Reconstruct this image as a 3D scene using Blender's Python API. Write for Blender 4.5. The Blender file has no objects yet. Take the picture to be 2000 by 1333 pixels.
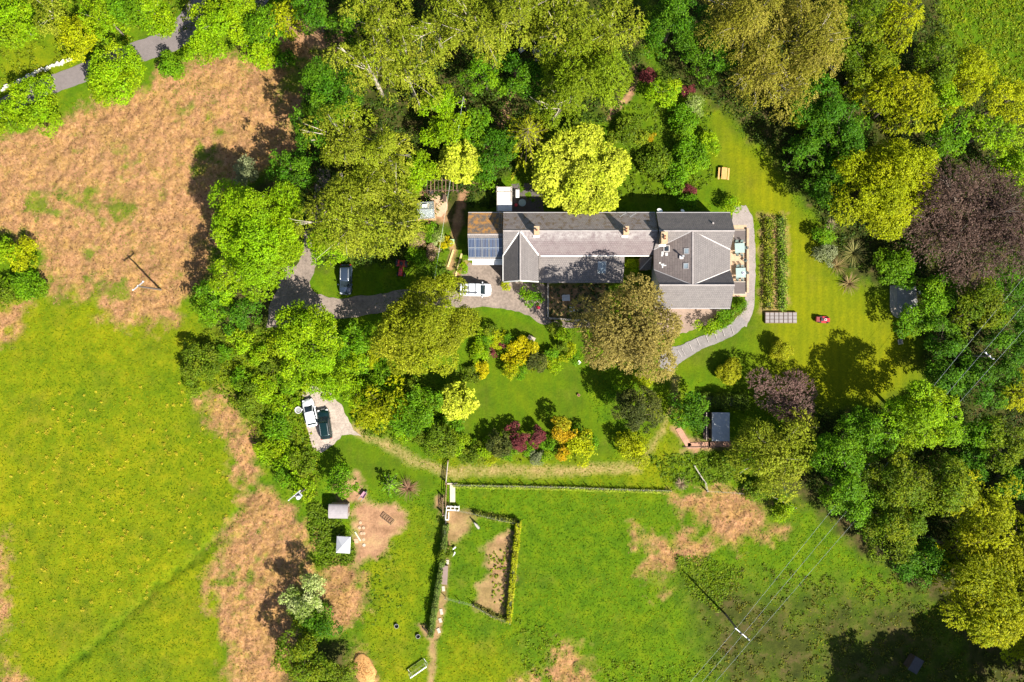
import bpy, math, random
import numpy as np
from mathutils import Vector, Matrix

# ------------------------------------------------------------------ camera, sky, sun, exposure
SC = bpy.context.scene
COL = SC.collection
H = 120.0          # height of the drone above the garden, metres
K = 13.0           # pixels of the 2000 px photograph per metre at ground level
cam = bpy.data.cameras.new('camera'); cam.sensor_width = 36.0
cam.lens = 36.0 * H / (2000.0 / K); cam.clip_end = 5000.0; cam.clip_start = 1.0
camo = bpy.data.objects.new('camera', cam); COL.objects.link(camo)
camo.location = (0, 0, H); camo.rotation_euler = (0, 0, 0)
SC.camera = camo

SUN_EL = math.radians(46.0); SUN_AZ = math.radians(135.5)      # compass azimuth, +Y is north
SDIR = Vector((math.sin(SUN_AZ) * math.cos(SUN_EL), math.cos(SUN_AZ) * math.cos(SUN_EL), math.sin(SUN_EL)))
sun = bpy.data.lights.new('sun', 'SUN'); sun.energy = 5.0; sun.angle = math.radians(0.5); sun.color = (1.0, 0.955, 0.86)
suno = bpy.data.objects.new('sun', sun); COL.objects.link(suno)
suno.rotation_euler = SDIR.to_track_quat('Z', 'Y').to_euler(); suno.location = (60, -60, 90)

world = bpy.data.worlds.new('World'); SC.world = world; world.use_nodes = True
wn = world.node_tree.nodes; wl = world.node_tree.links
sky = wn.new('ShaderNodeTexSky'); sky.sky_type = 'NISHITA'; sky.sun_disc = False
sky.sun_elevation = SUN_EL; sky.sun_rotation = SUN_AZ
wl.new(sky.outputs['Color'], wn['Background'].inputs['Color'])
wn['Background'].inputs['Strength'].default_value = 0.068

SC.view_settings.view_transform = 'Standard'; SC.view_settings.look = 'None'
SC.view_settings.gamma = 1.0; SC.view_settings.use_curve_mapping = False
SC.view_settings.exposure = 1.2
SC.render.engine = 'CYCLES'
SC.cycles.max_bounces = 6; SC.cycles.transparent_max_bounces = 6; SC.cycles.diffuse_bounces = 3

# ------------------------------------------------------------------ helpers
def PX(px, z=0.0): return (px - 1000.0) / K * (H - z) / H
def PY(py, z=0.0): return (666.5 - py) / K * (H - z) / H
def P(px, py, z=0.0): return Vector((PX(px, z), PY(py, z), z))
def m(px): return px / K

def obj(name, me, mat, parent=None, world=False):
    o = bpy.data.objects.new(name, me); COL.objects.link(o)
    if mat is not None and len(me.materials) == 0: me.materials.append(mat)
    if parent is not None:
        o.parent = parent
        if world: o.location = -parent.location
    return o
def tag(o, label=None, cat=None, group=None, kind=None):
    if label: o['label'] = label
    if cat: o['category'] = cat
    if group: o['group'] = group
    if kind: o['kind'] = kind
    return o
def thing(name, label, cat, loc=(0, 0, 0), rz=0.0, group=None):
    o = bpy.data.objects.new(name, None); COL.objects.link(o)
    o.empty_display_size = 0.3
    o.location = loc; o.rotation_euler = (0, 0, rz)
    return tag(o, label, cat, group)

class MB:
    def __init__(s): s.v = []; s.f = []; s.uv = None
    def add(s, vs, fs):
        b = len(s.v); s.v += [tuple(v) for v in vs]; s.f += [tuple(i + b for i in f) for f in fs]; return s
    def box(s, c, d, rz=0.0, top=1.0):
        cx, cy, cz = c; x, y, z = d[0] / 2, d[1] / 2, d[2] / 2
        ca, sa = math.cos(rz), math.sin(rz); vs = []
        for k, q in ((-1, 1.0), (1, top)):
            for a, b in ((-1, -1), (1, -1), (1, 1), (-1, 1)):
                u, w = a * x * q, b * y * q
                vs.append((cx + u * ca - w * sa, cy + u * sa + w * ca, cz + k * z))
        return s.add(vs, [(3, 2, 1, 0), (4, 5, 6, 7), (0, 1, 5, 4), (1, 2, 6, 5), (2, 3, 7, 6), (3, 0, 4, 7)])
    def tube(s, pts, rs, n=7, cap=True):
        pts = [Vector(p) for p in pts]
        if not hasattr(rs, '__len__'): rs = [rs] * len(pts)
        vs = []; fs = []
        for i, p in enumerate(pts):
            t = (pts[min(i + 1, len(pts) - 1)] - pts[max(i - 1, 0)]).normalized()
            a = t.cross(Vector((0, 0, 1)))
            if a.length < 1e-3: a = Vector((1, 0, 0))
            a.normalize(); b = t.cross(a)
            for k in range(n):
                w = 2 * math.pi * k / n
                vs.append(p + (a * math.cos(w) + b * math.sin(w)) * rs[i])
        for i in range(len(pts) - 1):
            for k in range(n):
                k2 = (k + 1) % n
                fs.append((i * n + k, i * n + k2, (i + 1) * n + k2, (i + 1) * n + k))
        if cap:
            fs.append(tuple(range(n))[::-1]); fs.append(tuple((len(pts) - 1) * n + k for k in range(n)))
        return s.add(vs, fs)
    def prism(s, poly, z0, z1):
        n = len(poly)
        vs = [(p[0], p[1], z0) for p in poly] + [(p[0], p[1], z1) for p in poly]
        fs = [tuple(range(n))[::-1], tuple(range(n, 2 * n))] + [(i, (i + 1) % n, n + (i + 1) % n, n + i) for i in range(n)]
        return s.add(vs, fs)
    def lathe(s, prof, n=16, c=(0, 0, 0), cap=True):
        vs = []; fs = []
        for r, z in prof:
            for k in range(n):
                w = 2 * math.pi * k / n
                vs.append((c[0] + r * math.cos(w), c[1] + r * math.sin(w), c[2] + z))
        for i in range(len(prof) - 1):
            for k in range(n):
                k2 = (k + 1) % n
                fs.append((i * n + k, i * n + k2, (i + 1) * n + k2, (i + 1) * n + k))
        if cap: fs.append(tuple(range(n))[::-1]); fs.append(tuple((len(prof) - 1) * n + k for k in range(n)))
        return s.add(vs, fs)
    def loft(s, rings, cap=True):
        n = len(rings[0]); vs = [v for r in rings for v in r]; fs = []
        for i in range(len(rings) - 1):
            for k in range(n):
                k2 = (k + 1) % n
                fs.append((i * n + k, i * n + k2, (i + 1) * n + k2, (i + 1) * n + k))
        if cap:
            fs.append(tuple(range(n))[::-1]); fs.append(tuple((len(rings) - 1) * n + k for k in range(n)))
        return s.add(vs, fs)
    def mesh(s, name, smooth=False, bevel=0):
        me = bpy.data.meshes.new(name); me.from_pydata(s.v, [], s.f); me.update()
        if s.uv is not None:
            ul = me.uv_layers.new(name='UVMap')
            ul.data.foreach_set('uv', np.array(s.uv, dtype=np.float32).ravel())
        if smooth: me.polygons.foreach_set('use_smooth', [True] * len(me.polygons))
        return me
    def build(s, name, mat, parent=None, world=False, smooth=False):
        return obj(name, s.mesh(name, smooth), mat, parent, world)

def struct(name, mb, mat, **k):
    o = mb.build(name, mat, **k); o['kind'] = 'structure'; return o

# ------------------------------------------------------------------ materials
MATS = {}
def nmat(name):
    mt = bpy.data.materials.new(name); mt.use_nodes = True
    n = mt.node_tree.nodes; l = mt.node_tree.links
    return mt, n, l, n['Principled BSDF']
def noise_node(n, l, scale, detail=4.0, rough=0.6, coord=None, dist=0.0):
    t = n.new('ShaderNodeTexNoise'); t.inputs['Scale'].default_value = scale
    t.inputs['Detail'].default_value = detail; t.inputs['Roughness'].default_value = rough
    t.inputs['Distortion'].default_value = dist
    if coord is not None: l.new(coord, t.inputs['Vector'])
    return t
def ramp(n, l, fac, stops):
    r = n.new('ShaderNodeValToRGB'); l.new(fac, r.inputs['Fac'])
    e = r.color_ramp.elements
    while len(e) < len(stops): e.new(0.5)
    for el, (p, c) in zip(e, stops):
        el.position = p; el.color = (c[0], c[1], c[2], 1.0)
    return r.outputs['Color']
def mix(n, l, fac, a, b, mode='MIX'):
    x = n.new('ShaderNodeMix'); x.data_type = 'RGBA'; x.blend_type = mode
    for s, v in ((x.inputs[0], fac), (x.inputs[6], a), (x.inputs[7], b)):
        if hasattr(v, 'is_output'): l.new(v, s)
        elif hasattr(v, '__len__'): s.default_value = (v[0], v[1], v[2], 1.0)
        else: s.default_value = v
    return x.outputs[2]
def mathn(n, l, op, a, b=None, clamp=False):
    x = n.new('ShaderNodeMath'); x.operation = op; x.use_clamp = clamp
    for s, v in ((x.inputs[0], a), (x.inputs[1], b)):
        if v is None: continue
        if hasattr(v, 'is_output'): l.new(v, s)
        else: s.default_value = v
    return x.outputs[0]
def plain(name, c, rough=0.6, metal=0.0, var=0.25, scale=6.0, bump=0.15, coat=0.0, spec=0.5):
    """one surface colour worn and mottled by noise in object space"""
    if name in MATS: return MATS[name]
    mt, n, l, b = nmat(name)
    tc = n.new('ShaderNodeTexCoord').outputs['Object']
    t = noise_node(n, l, scale, 6.0, 0.65, tc); t2 = noise_node(n, l, scale * 0.17, 3.0, 0.5, tc)
    f = mathn(n, l, 'ADD', mathn(n, l, 'MULTIPLY', t.outputs['Fac'], 0.6), mathn(n, l, 'MULTIPLY', t2.outputs['Fac'], 0.4))
    lo = [x * (1 - var) for x in c]; hi = [min(1, x * (1 + var)) for x in c]
    l.new(ramp(n, l, f, [(0.3, lo), (0.7, hi)]), b.inputs['Base Color'])
    b.inputs['Roughness'].default_value = rough; b.inputs['Metallic'].default_value = metal
    b.inputs['Specular IOR Level'].default_value = spec
    if coat: b.inputs['Coat Weight'].default_value = coat; b.inputs['Coat Roughness'].default_value = 0.06
    if bump:
        bp = n.new('ShaderNodeBump'); bp.inputs['Strength'].default_value = bump; bp.inputs['Distance'].default_value = 0.03
        l.new(t.outputs['Fac'], bp.inputs['Height']); l.new(bp.outputs['Normal'], b.inputs['Normal'])
    MATS[name] = mt; return mt

def foliage_mat():
    mt, n, l, b = nmat('foliage')
    a = n.new('ShaderNodeAttribute'); a.attribute_name = 'leaf_color'
    b.inputs['Roughness'].default_value = 0.55; b.inputs['Specular IOR Level'].default_value = 0.12
    l.new(a.outputs['Color'], b.inputs['Base Color'])
    tr = n.new('ShaderNodeBsdfTranslucent')
    g = mix(n, l, 1.0, a.outputs['Color'], (1.25, 1.15, 0.6), 'MULTIPLY'); l.new(g, tr.inputs['Color'])
    mx = n.new('ShaderNodeMixShader'); mx.inputs[0].default_value = 0.32
    l.new(b.outputs[0], mx.inputs[1]); l.new(tr.outputs[0], mx.inputs[2])
    l.new(mx.outputs[0], n['Material Output'].inputs['Surface'])
    return mt
FOLI = foliage_mat()
def blade_mat():
    mt, n, l, b = nmat('grass_blade'); a = n.new('ShaderNodeAttribute'); a.attribute_name = 'leaf_color'
    b.inputs['Roughness'].default_value = 0.8; b.inputs['Specular IOR Level'].default_value = 0.05
    l.new(a.outputs['Color'], b.inputs['Base Color']); return mt
BLADE = blade_mat()

LICH_V = 14.9
def slate_mat(name, c1, c2, c3, cw=0.30, ch=0.30, moss=None, streak=0.5, lich=False):
    """courses of slates laid in the roof's own metres (UV), with lichen and stains"""
    mt, n, l, b = nmat(name)
    uv = n.new('ShaderNodeTexCoord').outputs['UV']
    br = n.new('ShaderNodeTexBrick'); l.new(uv, br.inputs['Vector'])
    br.inputs['Scale'].default_value = 1.0; br.inputs['Brick Width'].default_value = cw; br.inputs['Row Height'].default_value = ch
    br.inputs['Mortar Size'].default_value = 0.022; br.inputs['Mortar Smooth'].default_value = 0.2
    br.inputs['Color1'].default_value = (*c1, 1); br.inputs['Color2'].default_value = (*c2, 1)
    br.inputs['Mortar'].default_value = (c1[0] * .5, c1[1] * .5, c1[2] * .5, 1)
    t = noise_node(n, l, 0.9, 6, 0.7, uv); t2 = noise_node(n, l, 7.0, 5, 0.7, uv)
    f = mathn(n, l, 'MULTIPLY', mathn(n, l, 'SUBTRACT', t.outputs['Fac'], 0.42, True), 2.6 * streak, True)
    c = mix(n, l, f, br.outputs['Color'], c3)
    c = mix(n, l, 0.5, c, ramp(n, l, t2.outputs['Fac'], [(0.3, (.55, .55, .55)), (0.7, (1.5, 1.45, 1.4))]), 'MULTIPLY')
    if moss is not None:
        t3 = noise_node(n, l, 1.3, 7, 0.75, uv)
        f3 = mathn(n, l, 'MULTIPLY', mathn(n, l, 'SUBTRACT', t3.outputs['Fac'], moss[1], True), 9.0, True)
        c = mix(n, l, f3, c, moss[0])
    if lich:      # pale lichen crust along the ridge of this slope, patchy
        sx = n.new('ShaderNodeSeparateXYZ'); l.new(uv, sx.inputs[0])
        up = mathn(n, l, 'MULTIPLY', mathn(n, l, 'SUBTRACT', sx.outputs['Y'], LICH_V), 1.1, True)
        t4 = noise_node(n, l, 1.1, 7, 0.75, uv)
        f4 = mathn(n, l, 'MULTIPLY', mathn(n, l, 'MULTIPLY', up, mathn(n, l, 'SUBTRACT', t4.outputs['Fac'], .40, True)), 5.0, True)
        c = mix(n, l, mathn(n, l, 'MULTIPLY', f4, .7), c, (.33, .305, .29))
    l.new(c, b.inputs['Base Color']); b.inputs['Roughness'].default_value = 0.75
    bp = n.new('ShaderNodeBump'); bp.inputs['Strength'].default_value = 0.5; bp.inputs['Distance'].default_value = 0.02
    l.new(br.outputs['Fac'], bp.inputs['Height']); bp.invert = True
    l.new(bp.outputs['Normal'], b.inputs['Normal'])
    return mt

def glass_mat(name, c, rough=0.05):
    mt, n, l, b = nmat(name)
    tc = n.new('ShaderNodeTexCoord').outputs['Object']; t = noise_node(n, l, 1.5, 2, 0.5, tc)
    l.new(ramp(n, l, t.outputs['Fac'], [(0.3, [x * .7 for x in c]), (0.7, [x * 1.3 for x in c])]), b.inputs['Base Color'])
    b.inputs['Roughness'].default_value = rough; b.inputs['Specular IOR Level'].default_value = 0.7
    return mt

# ------------------------------------------------------------------ numpy noise, polygons
def vnoise(x, y, scale, seed):
    r = np.random.RandomState(seed); T = r.rand(256, 256)
    u = x * scale + 1000.3; v = y * scale + 1000.7
    i = np.floor(u).astype(int); j = np.floor(v).astype(int); a = u - i; b = v - j
    a = a * a * (3 - 2 * a); b = b * b * (3 - 2 * b)
    g = lambda p, q: T[p % 256, q % 256]
    return (g(i, j) * (1 - a) + g(i + 1, j) * a) * (1 - b) + (g(i, j + 1) * (1 - a) + g(i + 1, j + 1) * a) * b
def fbm(x, y, scale, seed, oct=4):
    s = 0; w = 0.5
    for k in range(oct):
        s = s + w * (vnoise(x, y, scale * 2 ** k, seed + k) - 0.5); w *= 0.55
    return s
def seg_dist(x, y, a, b):
    dx, dy = b[0] - a[0], b[1] - a[1]; q = dx * dx + dy * dy + 1e-9
    t = np.clip(((x - a[0]) * dx + (y - a[1]) * dy) / q, 0, 1)
    return np.hypot(x - a[0] - t * dx, y - a[1] - t * dy)
def poly_sd(x, y, poly):
    d = np.full(x.shape, 1e9); ins = np.zeros(x.shape, bool); n = len(poly)
    for i in range(n):
        a, b = poly[i], poly[(i + 1) % n]
        d = np.minimum(d, seg_dist(x, y, a, b))
        if a[1] != b[1]:
            c = ((a[1] > y) != (b[1] > y)) & (x < (b[0] - a[0]) * (y - a[1]) / (b[1] - a[1]) + a[0])
            ins ^= c
    return np.where(ins, d, -d)
def PP(*c): return [tuple(P(c[i], c[i + 1])[:2]) for i in range(0, len(c), 2)]
def inpoly_pts(rng, poly, n):
    xs = [p[0] for p in poly]; ys = [p[1] for p in poly]; out = []
    tot = 0
    while tot < n:
        x = rng.uniform(min(xs), max(xs), n * 2); y = rng.uniform(min(ys), max(ys), n * 2)
        k = poly_sd(x, y, poly) > 0
        out.append(np.stack([x[k], y[k]], 1)); tot += k.sum()
        if tot == 0: break
    return np.concatenate(out)[:n]

# ------------------------------------------------------------------ ground sheet
def axis(lo, hi, st):
    a = np.arange(lo, hi + st * .5, st)
    ext = np.array([2, 5, 10, 20, 40, 90, 200, 500, 1200])
    return np.concatenate([lo - ext[::-1], a, hi + ext])
gx = axis(-79, 79, 0.25); gy = axis(-53, 53, 0.25)
GX, GY = np.meshgrid(gx, gy); NX, NY = len(gx), len(gy)
WX = GX + 1.1 * fbm(GX, GY, 0.35, 11) + 0.9 * fbm(GX, GY, 1.3, 31, 3); WY = GY + 1.1 * fbm(GX, GY, 0.35, 51) + 0.9 * fbm(GX, GY, 1.3, 71, 3)
def soft(poly, w=0.4, warp=True):
    xs = [p[0] for p in poly]; ys = [p[1] for p in poly]; out = np.zeros(GX.shape)
    ii = np.where((gy > min(ys) - 6) & (gy < max(ys) + 6))[0]; jj = np.where((gx > min(xs) - 6) & (gx < max(xs) + 6))[0]
    if len(ii) == 0 or len(jj) == 0: return out
    sl = np.s_[ii[0]:ii[-1] + 1, jj[0]:jj[-1] + 1]
    X, Y = (WX, WY) if warp else (GX, GY)
    out[sl] = np.clip(poly_sd(X[sl], Y[sl], poly) / w + 0.5, 0, 1); return out
def line(pts, r, w=0.4):
    d = np.full(GX.shape, 1e9)
    for a, b in zip(pts[:-1], pts[1:]): d = np.minimum(d, seg_dist(WX, WY, a, b))
    return np.clip((r - d) / w + 0.5, 0, 1)
def union(*a):
    o = a[0]
    for b in a[1:]: o = np.maximum(o, b)
    return o

BRACKEN = [
 PP(-40,270,60,252,140,225,200,202,300,160,330,148,380,118,420,105,470,112,560,62,600,52,650,60,655,100,640,130,600,170,590,300,490,330,440,390,425,460,410,520,385,560,360,590,340,622,300,640,230,630,200,615,172,590,135,568,95,578,88,545,80,490,60,470,-40,455),
 PP(-40,560,25,560,62,600,40,645,-40,690),
 PP(395,788,430,772,465,815,505,850,508,920,480,940,455,925,452,880,430,838,405,812),
 PP(500,945,560,975,610,1040,614,1120,580,1180,585,1240,600,1290,570,1360,460,1360,440,1260,430,1200,402,1150,425,1080,470,1000),
 PP(-40,1010,12,1050,10,1120,20,1190,12,1240,-40,1250), PP(-40,1285,25,1295,52,1350,-40,1360),
 PP(640,1100,700,1108,712,1180,690,1230,650,1225,625,1160),
 PP(688,1290,705,1275,722,1290,738,1325,735,1345,705,1345),
 PP(1238,1035,1262,1060,1310,1062,1345,1038,1392,1062,1375,1085,1330,1105,1312,1130,1290,1158,1255,1112,1262,1090),
 PP(1310,962,1400,958,1500,985,1520,1030,1470,1045,1440,1062,1390,1045,1378,1005,1330,1000),
 PP(1085,1268,1110,1258,1160,1300,1168,1345,1070,1345), PP(1008,1322,1050,1315,1060,1345,1000,1345),
 PP(1500,1010,1535,1030,1530,1050,1500,1050),
]
LAWN = [
 PP(1395,215,1425,232,1470,300,1520,340,1560,400,1600,450,1605,500,1640,550,1740,560,1755,620,1800,690,1810,760,1720,792,1600,792,1560,800,1320,730,1296,690,1440,652,1478,600,1480,440,1445,400,1368,392,1362,320),
 PP(925,600,1060,640,1130,660,1135,740,1200,892,1120,905,1000,900,870,830,905,700),
 PP(608,500,735,505,735,572,690,584,645,575,612,545), PP(605,850,700,862,840,930,860,950,750,960,640,925),
 PP(1190,180,1250,190,1390,330,1370,400,1190,392,1200,300),
]
YEL = [PP(-60,560,150,560,350,600,480,700,470,760,390,780,450,860,470,940,500,960,470,1010,420,1090,410,1150,430,1200,450,1360,-60,1360),
       PP(1395,215,1470,300,1600,450,1640,550,1760,620,1800,700,1720,792,1480,780,1480,440,1445,400),
       PP(780,1010,860,1000,850,1150,830,1250,840,1360,740,1360,700,1250,705,1120), PP(860,1220,1000,1230,1060,1360,840,1360),
       PP(0,80,140,90,150,130,0,200), PP(1280,800,1320,780,1330,850,1300,950,1220,950,870,935,880,895,1230,905,1290,850)]
SOIL = [PP(690,985,760,985,795,1000,800,1020,770,1050,755,1085,700,1102,690,1060), PP(868,985,905,992,932,1005,905,1045,885,1065,868,1040),
        PP(940,1075,965,1050,1000,1035,1003,1120,988,1205,925,1185,930,1145,955,1120), PP(855,965,870,965,870,1010,858,1000),
        PP(1320,838,1345,860,1420,862,1440,880,1335,880), PP(822,372,865,375,875,430,840,440,815,430), PP(655,935,700,930,720,980,660,985),
        PP(1060,556,1190,556,1180,625,1070,628), PP(1488,422,1536,422,1537,610,1488,610)]
TRAIL = [(PP(872,1050,872,1110,866,1150,858,1200,856,1235,845,1252,842,1290,838,1345), .55), (PP(822,1225,845,1252), .4),
         (PP(1012,140,985,220,958,280,935,342,905,385,885,470,880,520), .55), (PP(1244,130,1240,165,1225,190,1200,215,1192,222), .5),
         (PP(560,60,650,75), 1.8), (PP(900,570,905,520), 1)]
TRACK = [(PP(690,840,760,872,810,900,870,922,960,920,1080,922,1240,915), .75), (PP(1318,740,1316,790,1290,850,1240,915), .45)]
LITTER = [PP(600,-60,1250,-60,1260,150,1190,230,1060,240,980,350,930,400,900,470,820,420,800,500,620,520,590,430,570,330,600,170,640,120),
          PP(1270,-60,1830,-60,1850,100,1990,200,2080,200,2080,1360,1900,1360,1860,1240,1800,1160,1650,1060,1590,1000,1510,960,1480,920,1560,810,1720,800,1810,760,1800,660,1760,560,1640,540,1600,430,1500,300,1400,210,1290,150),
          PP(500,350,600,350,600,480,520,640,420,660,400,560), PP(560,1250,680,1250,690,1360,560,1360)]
mb_ = union(*[soft(p, 5.5) for p in BRACKEN])
FN = fbm(GX, GY, .7, 131, 5); FG = fbm(GX, GY, .16, 151, 4) + .5 * fbm(GX, GY, .9, 171, 3)
mb_ = np.clip((mb_ - .5 + 1.0 * FN) * 2.2 + .5, 0, 1) * np.clip(mb_ * 8, 0, 1)
mb_ = mb_ * (1 - .8 * np.clip((FG - .10) * 7, 0, 1))
DITCH = line(PP(120,1310,200,1250,260,1190,300,1150,350,1110,400,1075,450,1020,490,965), .55, 1.2); TRACKS = line(PP(-20,740,120,700,260,690,380,640), .25, .7)
ml_ = union(*[soft(p, .6) for p in LAWN]); my_ = np.clip(union(*[soft(p, 6.0) for p in YEL]) * .98 - .5 * np.clip(fbm(GX, GY, .09, 211, 4) * 2.2 + .05, 0, 1) - .5 * (DITCH if 'DITCH' in globals() else 0), 0, 1)
ms_ = union(np.clip((union(*[soft(p, 2.6) for p in SOIL]) - .5 + .8 * fbm(GX, GY, 1.0, 261, 4)) * 2.2 + .5, 0, 1) * np.clip(union(*[soft(p, 2.6) for p in SOIL]) * 6, 0, 1), *[line(p, r, .5) for p, r in TRAIL])
mt_ = union(*[line(p, r, .9) for p, r in TRACK]); mw_ = union(*[soft(p, 4.5) for p in LITTER]); mw_ = np.clip((mw_ - .5 + .7 * fbm(GX, GY, .8, 231, 4)) * 1.8 + .5, 0, 1) * np.clip(mw_ * 6, 0, 1); mw_ = np.maximum(mw_, .95 * np.clip(soft(PP(1350,1140,1440,1130,1500,1160,1560,1180,1700,1150,1800,1160,1880,1260,1930,1360,1400,1360,1370,1240), 9) + .9 * fbm(GX, GY, .3, 241, 4), 0, 1))  # last patch, lower right: shade on the slope painted in as darker ground
HARD = [PP(900,405,1480,405,1480,620,1440,640,1280,650,900,640), PP(590,750,690,750,720,880,600,890), PP(520,480,740,480,740,640,520,640),
        PP(1280,600,1480,600,1480,640,1340,760,1280,740), PP(0,0,520,0,520,60,300,150,0,230), PP(1725,540,1810,540,1810,640,1725,640),
        PP(1480,600,1570,600,1570,640,1480,640), PP(1320,740,1450,740,1450,890,1320,890), PP(800,350,920,350,920,450,800,450)]
flat = union(*[soft(p, 2.0, False) for p in HARD])
far = np.clip((np.maximum(np.abs(GX) - 79, np.abs(GY) - 53)) / 10, 0, 1)
GZ = (0.10 * fbm(GX, GY, 0.25, 91, 3) + 0.16 * fbm(GX, GY, 1.1, 95, 3) * (1 - .85 * ml_) + (0.5 * fbm(GX, GY, 1.4, 99, 3) + .7 * fbm(GX, GY, .45, 119, 3)) * mb_ * (1 - ms_)) * (1 - flat) * (1 - far) - 0.03 * flat - .32 * DITCH - .05 * TRACKS
me = bpy.data.meshes.new('ground')
nv = NX * NY; nf = (NX - 1) * (NY - 1)
me.vertices.add(nv); me.vertices.foreach_set('co', np.stack([GX, GY, GZ], -1).astype(np.float32).ravel())
idx = np.arange(nv).reshape(NY, NX)
F = np.stack([idx[:-1, :-1], idx[:-1, 1:], idx[1:, 1:], idx[1:, :-1]], -1).reshape(-1)
me.loops.add(nf * 4); me.loops.foreach_set('vertex_index', F.astype(np.int32))
me.polygons.add(nf); me.polygons.foreach_set('loop_start', np.arange(0, nf * 4, 4, dtype=np.int32))
me.polygons.foreach_set('loop_total', np.full(nf, 4, dtype=np.int32)) if False else None
me.update(calc_edges=True)
me.polygons.foreach_set('use_smooth', np.ones(nf, dtype=bool))
for nm, w in (('bracken', mb_), ('lawn', ml_), ('yellow', my_), ('soil', ms_), ('track', mt_), ('litter_shade', mw_)):
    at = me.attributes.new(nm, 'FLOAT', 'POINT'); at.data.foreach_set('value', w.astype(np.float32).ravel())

def ground_mat():
    mt, n, l, b = nmat('ground')
    co = n.new('ShaderNodeTexCoord').outputs['Object']
    A = lambda nm: (lambda a: (setattr(a, 'attribute_name', nm), a.outputs['Fac'])[1])(n.new('ShaderNodeAttribute'))
    big = noise_node(n, l, 0.06, 4, 0.6, co).outputs['Fac']; mid = noise_node(n, l, 0.45, 6, 0.7, co).outputs['Fac']
    fine = noise_node(n, l, 3.2, 6, 0.75, co).outputs['Fac']
    mp = n.new('ShaderNodeMapping'); l.new(co, mp.inputs['Vector']); mp.inputs['Scale'].default_value = (1, 1, .4)
    mp.inputs['Rotation'].default_value = (0, 0, .7)
    st = noise_node(n, l, 2.2, 5, 0.7, mp.outputs['Vector'], 0.8).outputs['Fac']
    # grass: green where lush, yellow green where thin
    g = ramp(n, l, mid, [(0.25, (.028, .075, .002)), (0.5, (.068, .128, .002)), (0.75, (.125, .165, .003))])
    y = ramp(n, l, mid, [(0.25, (.065, .115, .002)), (0.5, (.142, .165, .002)), (0.78, (.24, .212, .005))])
    yf = mathn(n, l, 'ADD', A('yellow'), mathn(n, l, 'MULTIPLY', mathn(n, l, 'SUBTRACT', big, 0.57), 1.7), True)
    c = mix(n, l, yf, g, y)
    # mown lawn keeps the colour with faint stripes
    sep = n.new('ShaderNodeSeparateXYZ'); l.new(co, sep.inputs[0])
    wob = mathn(n, l, 'ADD', mathn(n, l, 'MULTIPLY', sep.outputs['X'], 5.2), mathn(n, l, 'MULTIPLY', mid, 6.0))
    s = mathn(n, l, 'MULTIPLY', mathn(n, l, 'SINE', wob), 0.5)
    lawn = mix(n, l, yf, ramp(n, l, mid, [(0.3, (.045, .095, .002)), (0.7, (.09, .14, .002))]), ramp(n, l, mid, [(0.3, (.135, .15, .002)), (0.7, (.19, .185, .002))]))
    lawn = mix(n, l, mathn(n, l, 'MULTIPLY', mathn(n, l, 'ADD', s, 0.5), .30), lawn, (.07, .10, .002))
    c = mix(n, l, A('lawn'), c, lawn)
    # dry bracken
    br = ramp(n, l, st, [(0.28, (.10, .045, .022)), (0.42, (.24, .122, .055)), (0.58, (.325, .172, .082)), (0.75, (.42, .255, .135))])
    br2 = ramp(n, l, st, [(0.28, (.10, .055, .018)), (0.5, (.30, .175, .048)), (0.75, (.41, .27, .09))])
    br = mix(n, l, mathn(n, l, 'MULTIPLY', mathn(n, l, 'SUBTRACT', mid, .42, True), 3.5, True), br, br2)
    gp = mathn(n, l, 'MULTIPLY', mathn(n, l, 'SUBTRACT', noise_node(n, l, .33, 6, .72, co).outputs['Fac'], .56, True), 7.0, True)
    br = mix(n, l, mathn(n, l, 'MULTIPLY', gp, .75), br, (.13, .16, .012))
    c = mix(n, l, A('bracken'), c, br)
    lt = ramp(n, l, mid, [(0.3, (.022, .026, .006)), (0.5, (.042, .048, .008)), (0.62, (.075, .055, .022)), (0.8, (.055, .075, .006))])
    c = mix(n, l, A('litter_shade'), c, lt)
    tr = ramp(n, l, fine, [(0.3, (.14, .12, .02)), (0.5, (.27, .19, .07)), (0.7, (.36, .27, .13))])
    tf = mathn(n, l, 'MULTIPLY', A('track'), mathn(n, l, 'ADD', mathn(n, l, 'MULTIPLY', mathn(n, l, 'SUBTRACT', mid, .35), 2.2), .35, True), True)
    c = mix(n, l, tf, c, tr)
    so = ramp(n, l, mid, [(0.28, (.17, .09, .045)), (0.5, (.30, .165, .092)), (0.72, (.38, .25, .12))])
    sf = mathn(n, l, 'MULTIPLY', A('soil'), mathn(n, l, 'ADD', mathn(n, l, 'MULTIPLY', mathn(n, l, 'SUBTRACT', big, .3), 2.2), .45, True), True)
    c = mix(n, l, sf, c, so)
    c = mix(n, l, 0.75, c, ramp(n, l, fine, [(0.28, (.62, .64, .6)), (0.5, (1, 1, 1)), (0.74, (1.32, 1.28, 1.2))]), 'MULTIPLY')
    l.new(c, b.inputs['Base Color']); b.inputs['Roughness'].default_value = 0.95; b.inputs['Specular IOR Level'].default_value = 0.1
    bp = n.new('ShaderNodeBump'); bp.inputs['Strength'].default_value = 0.7; bp.inputs['Distance'].default_value = 0.10
    l.new(fine, bp.inputs['Height']); l.new(bp.outputs['Normal'], b.inputs['Normal'])
    return mt
g_ = obj('ground', me, ground_mat()); g_['kind'] = 'structure'

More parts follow.
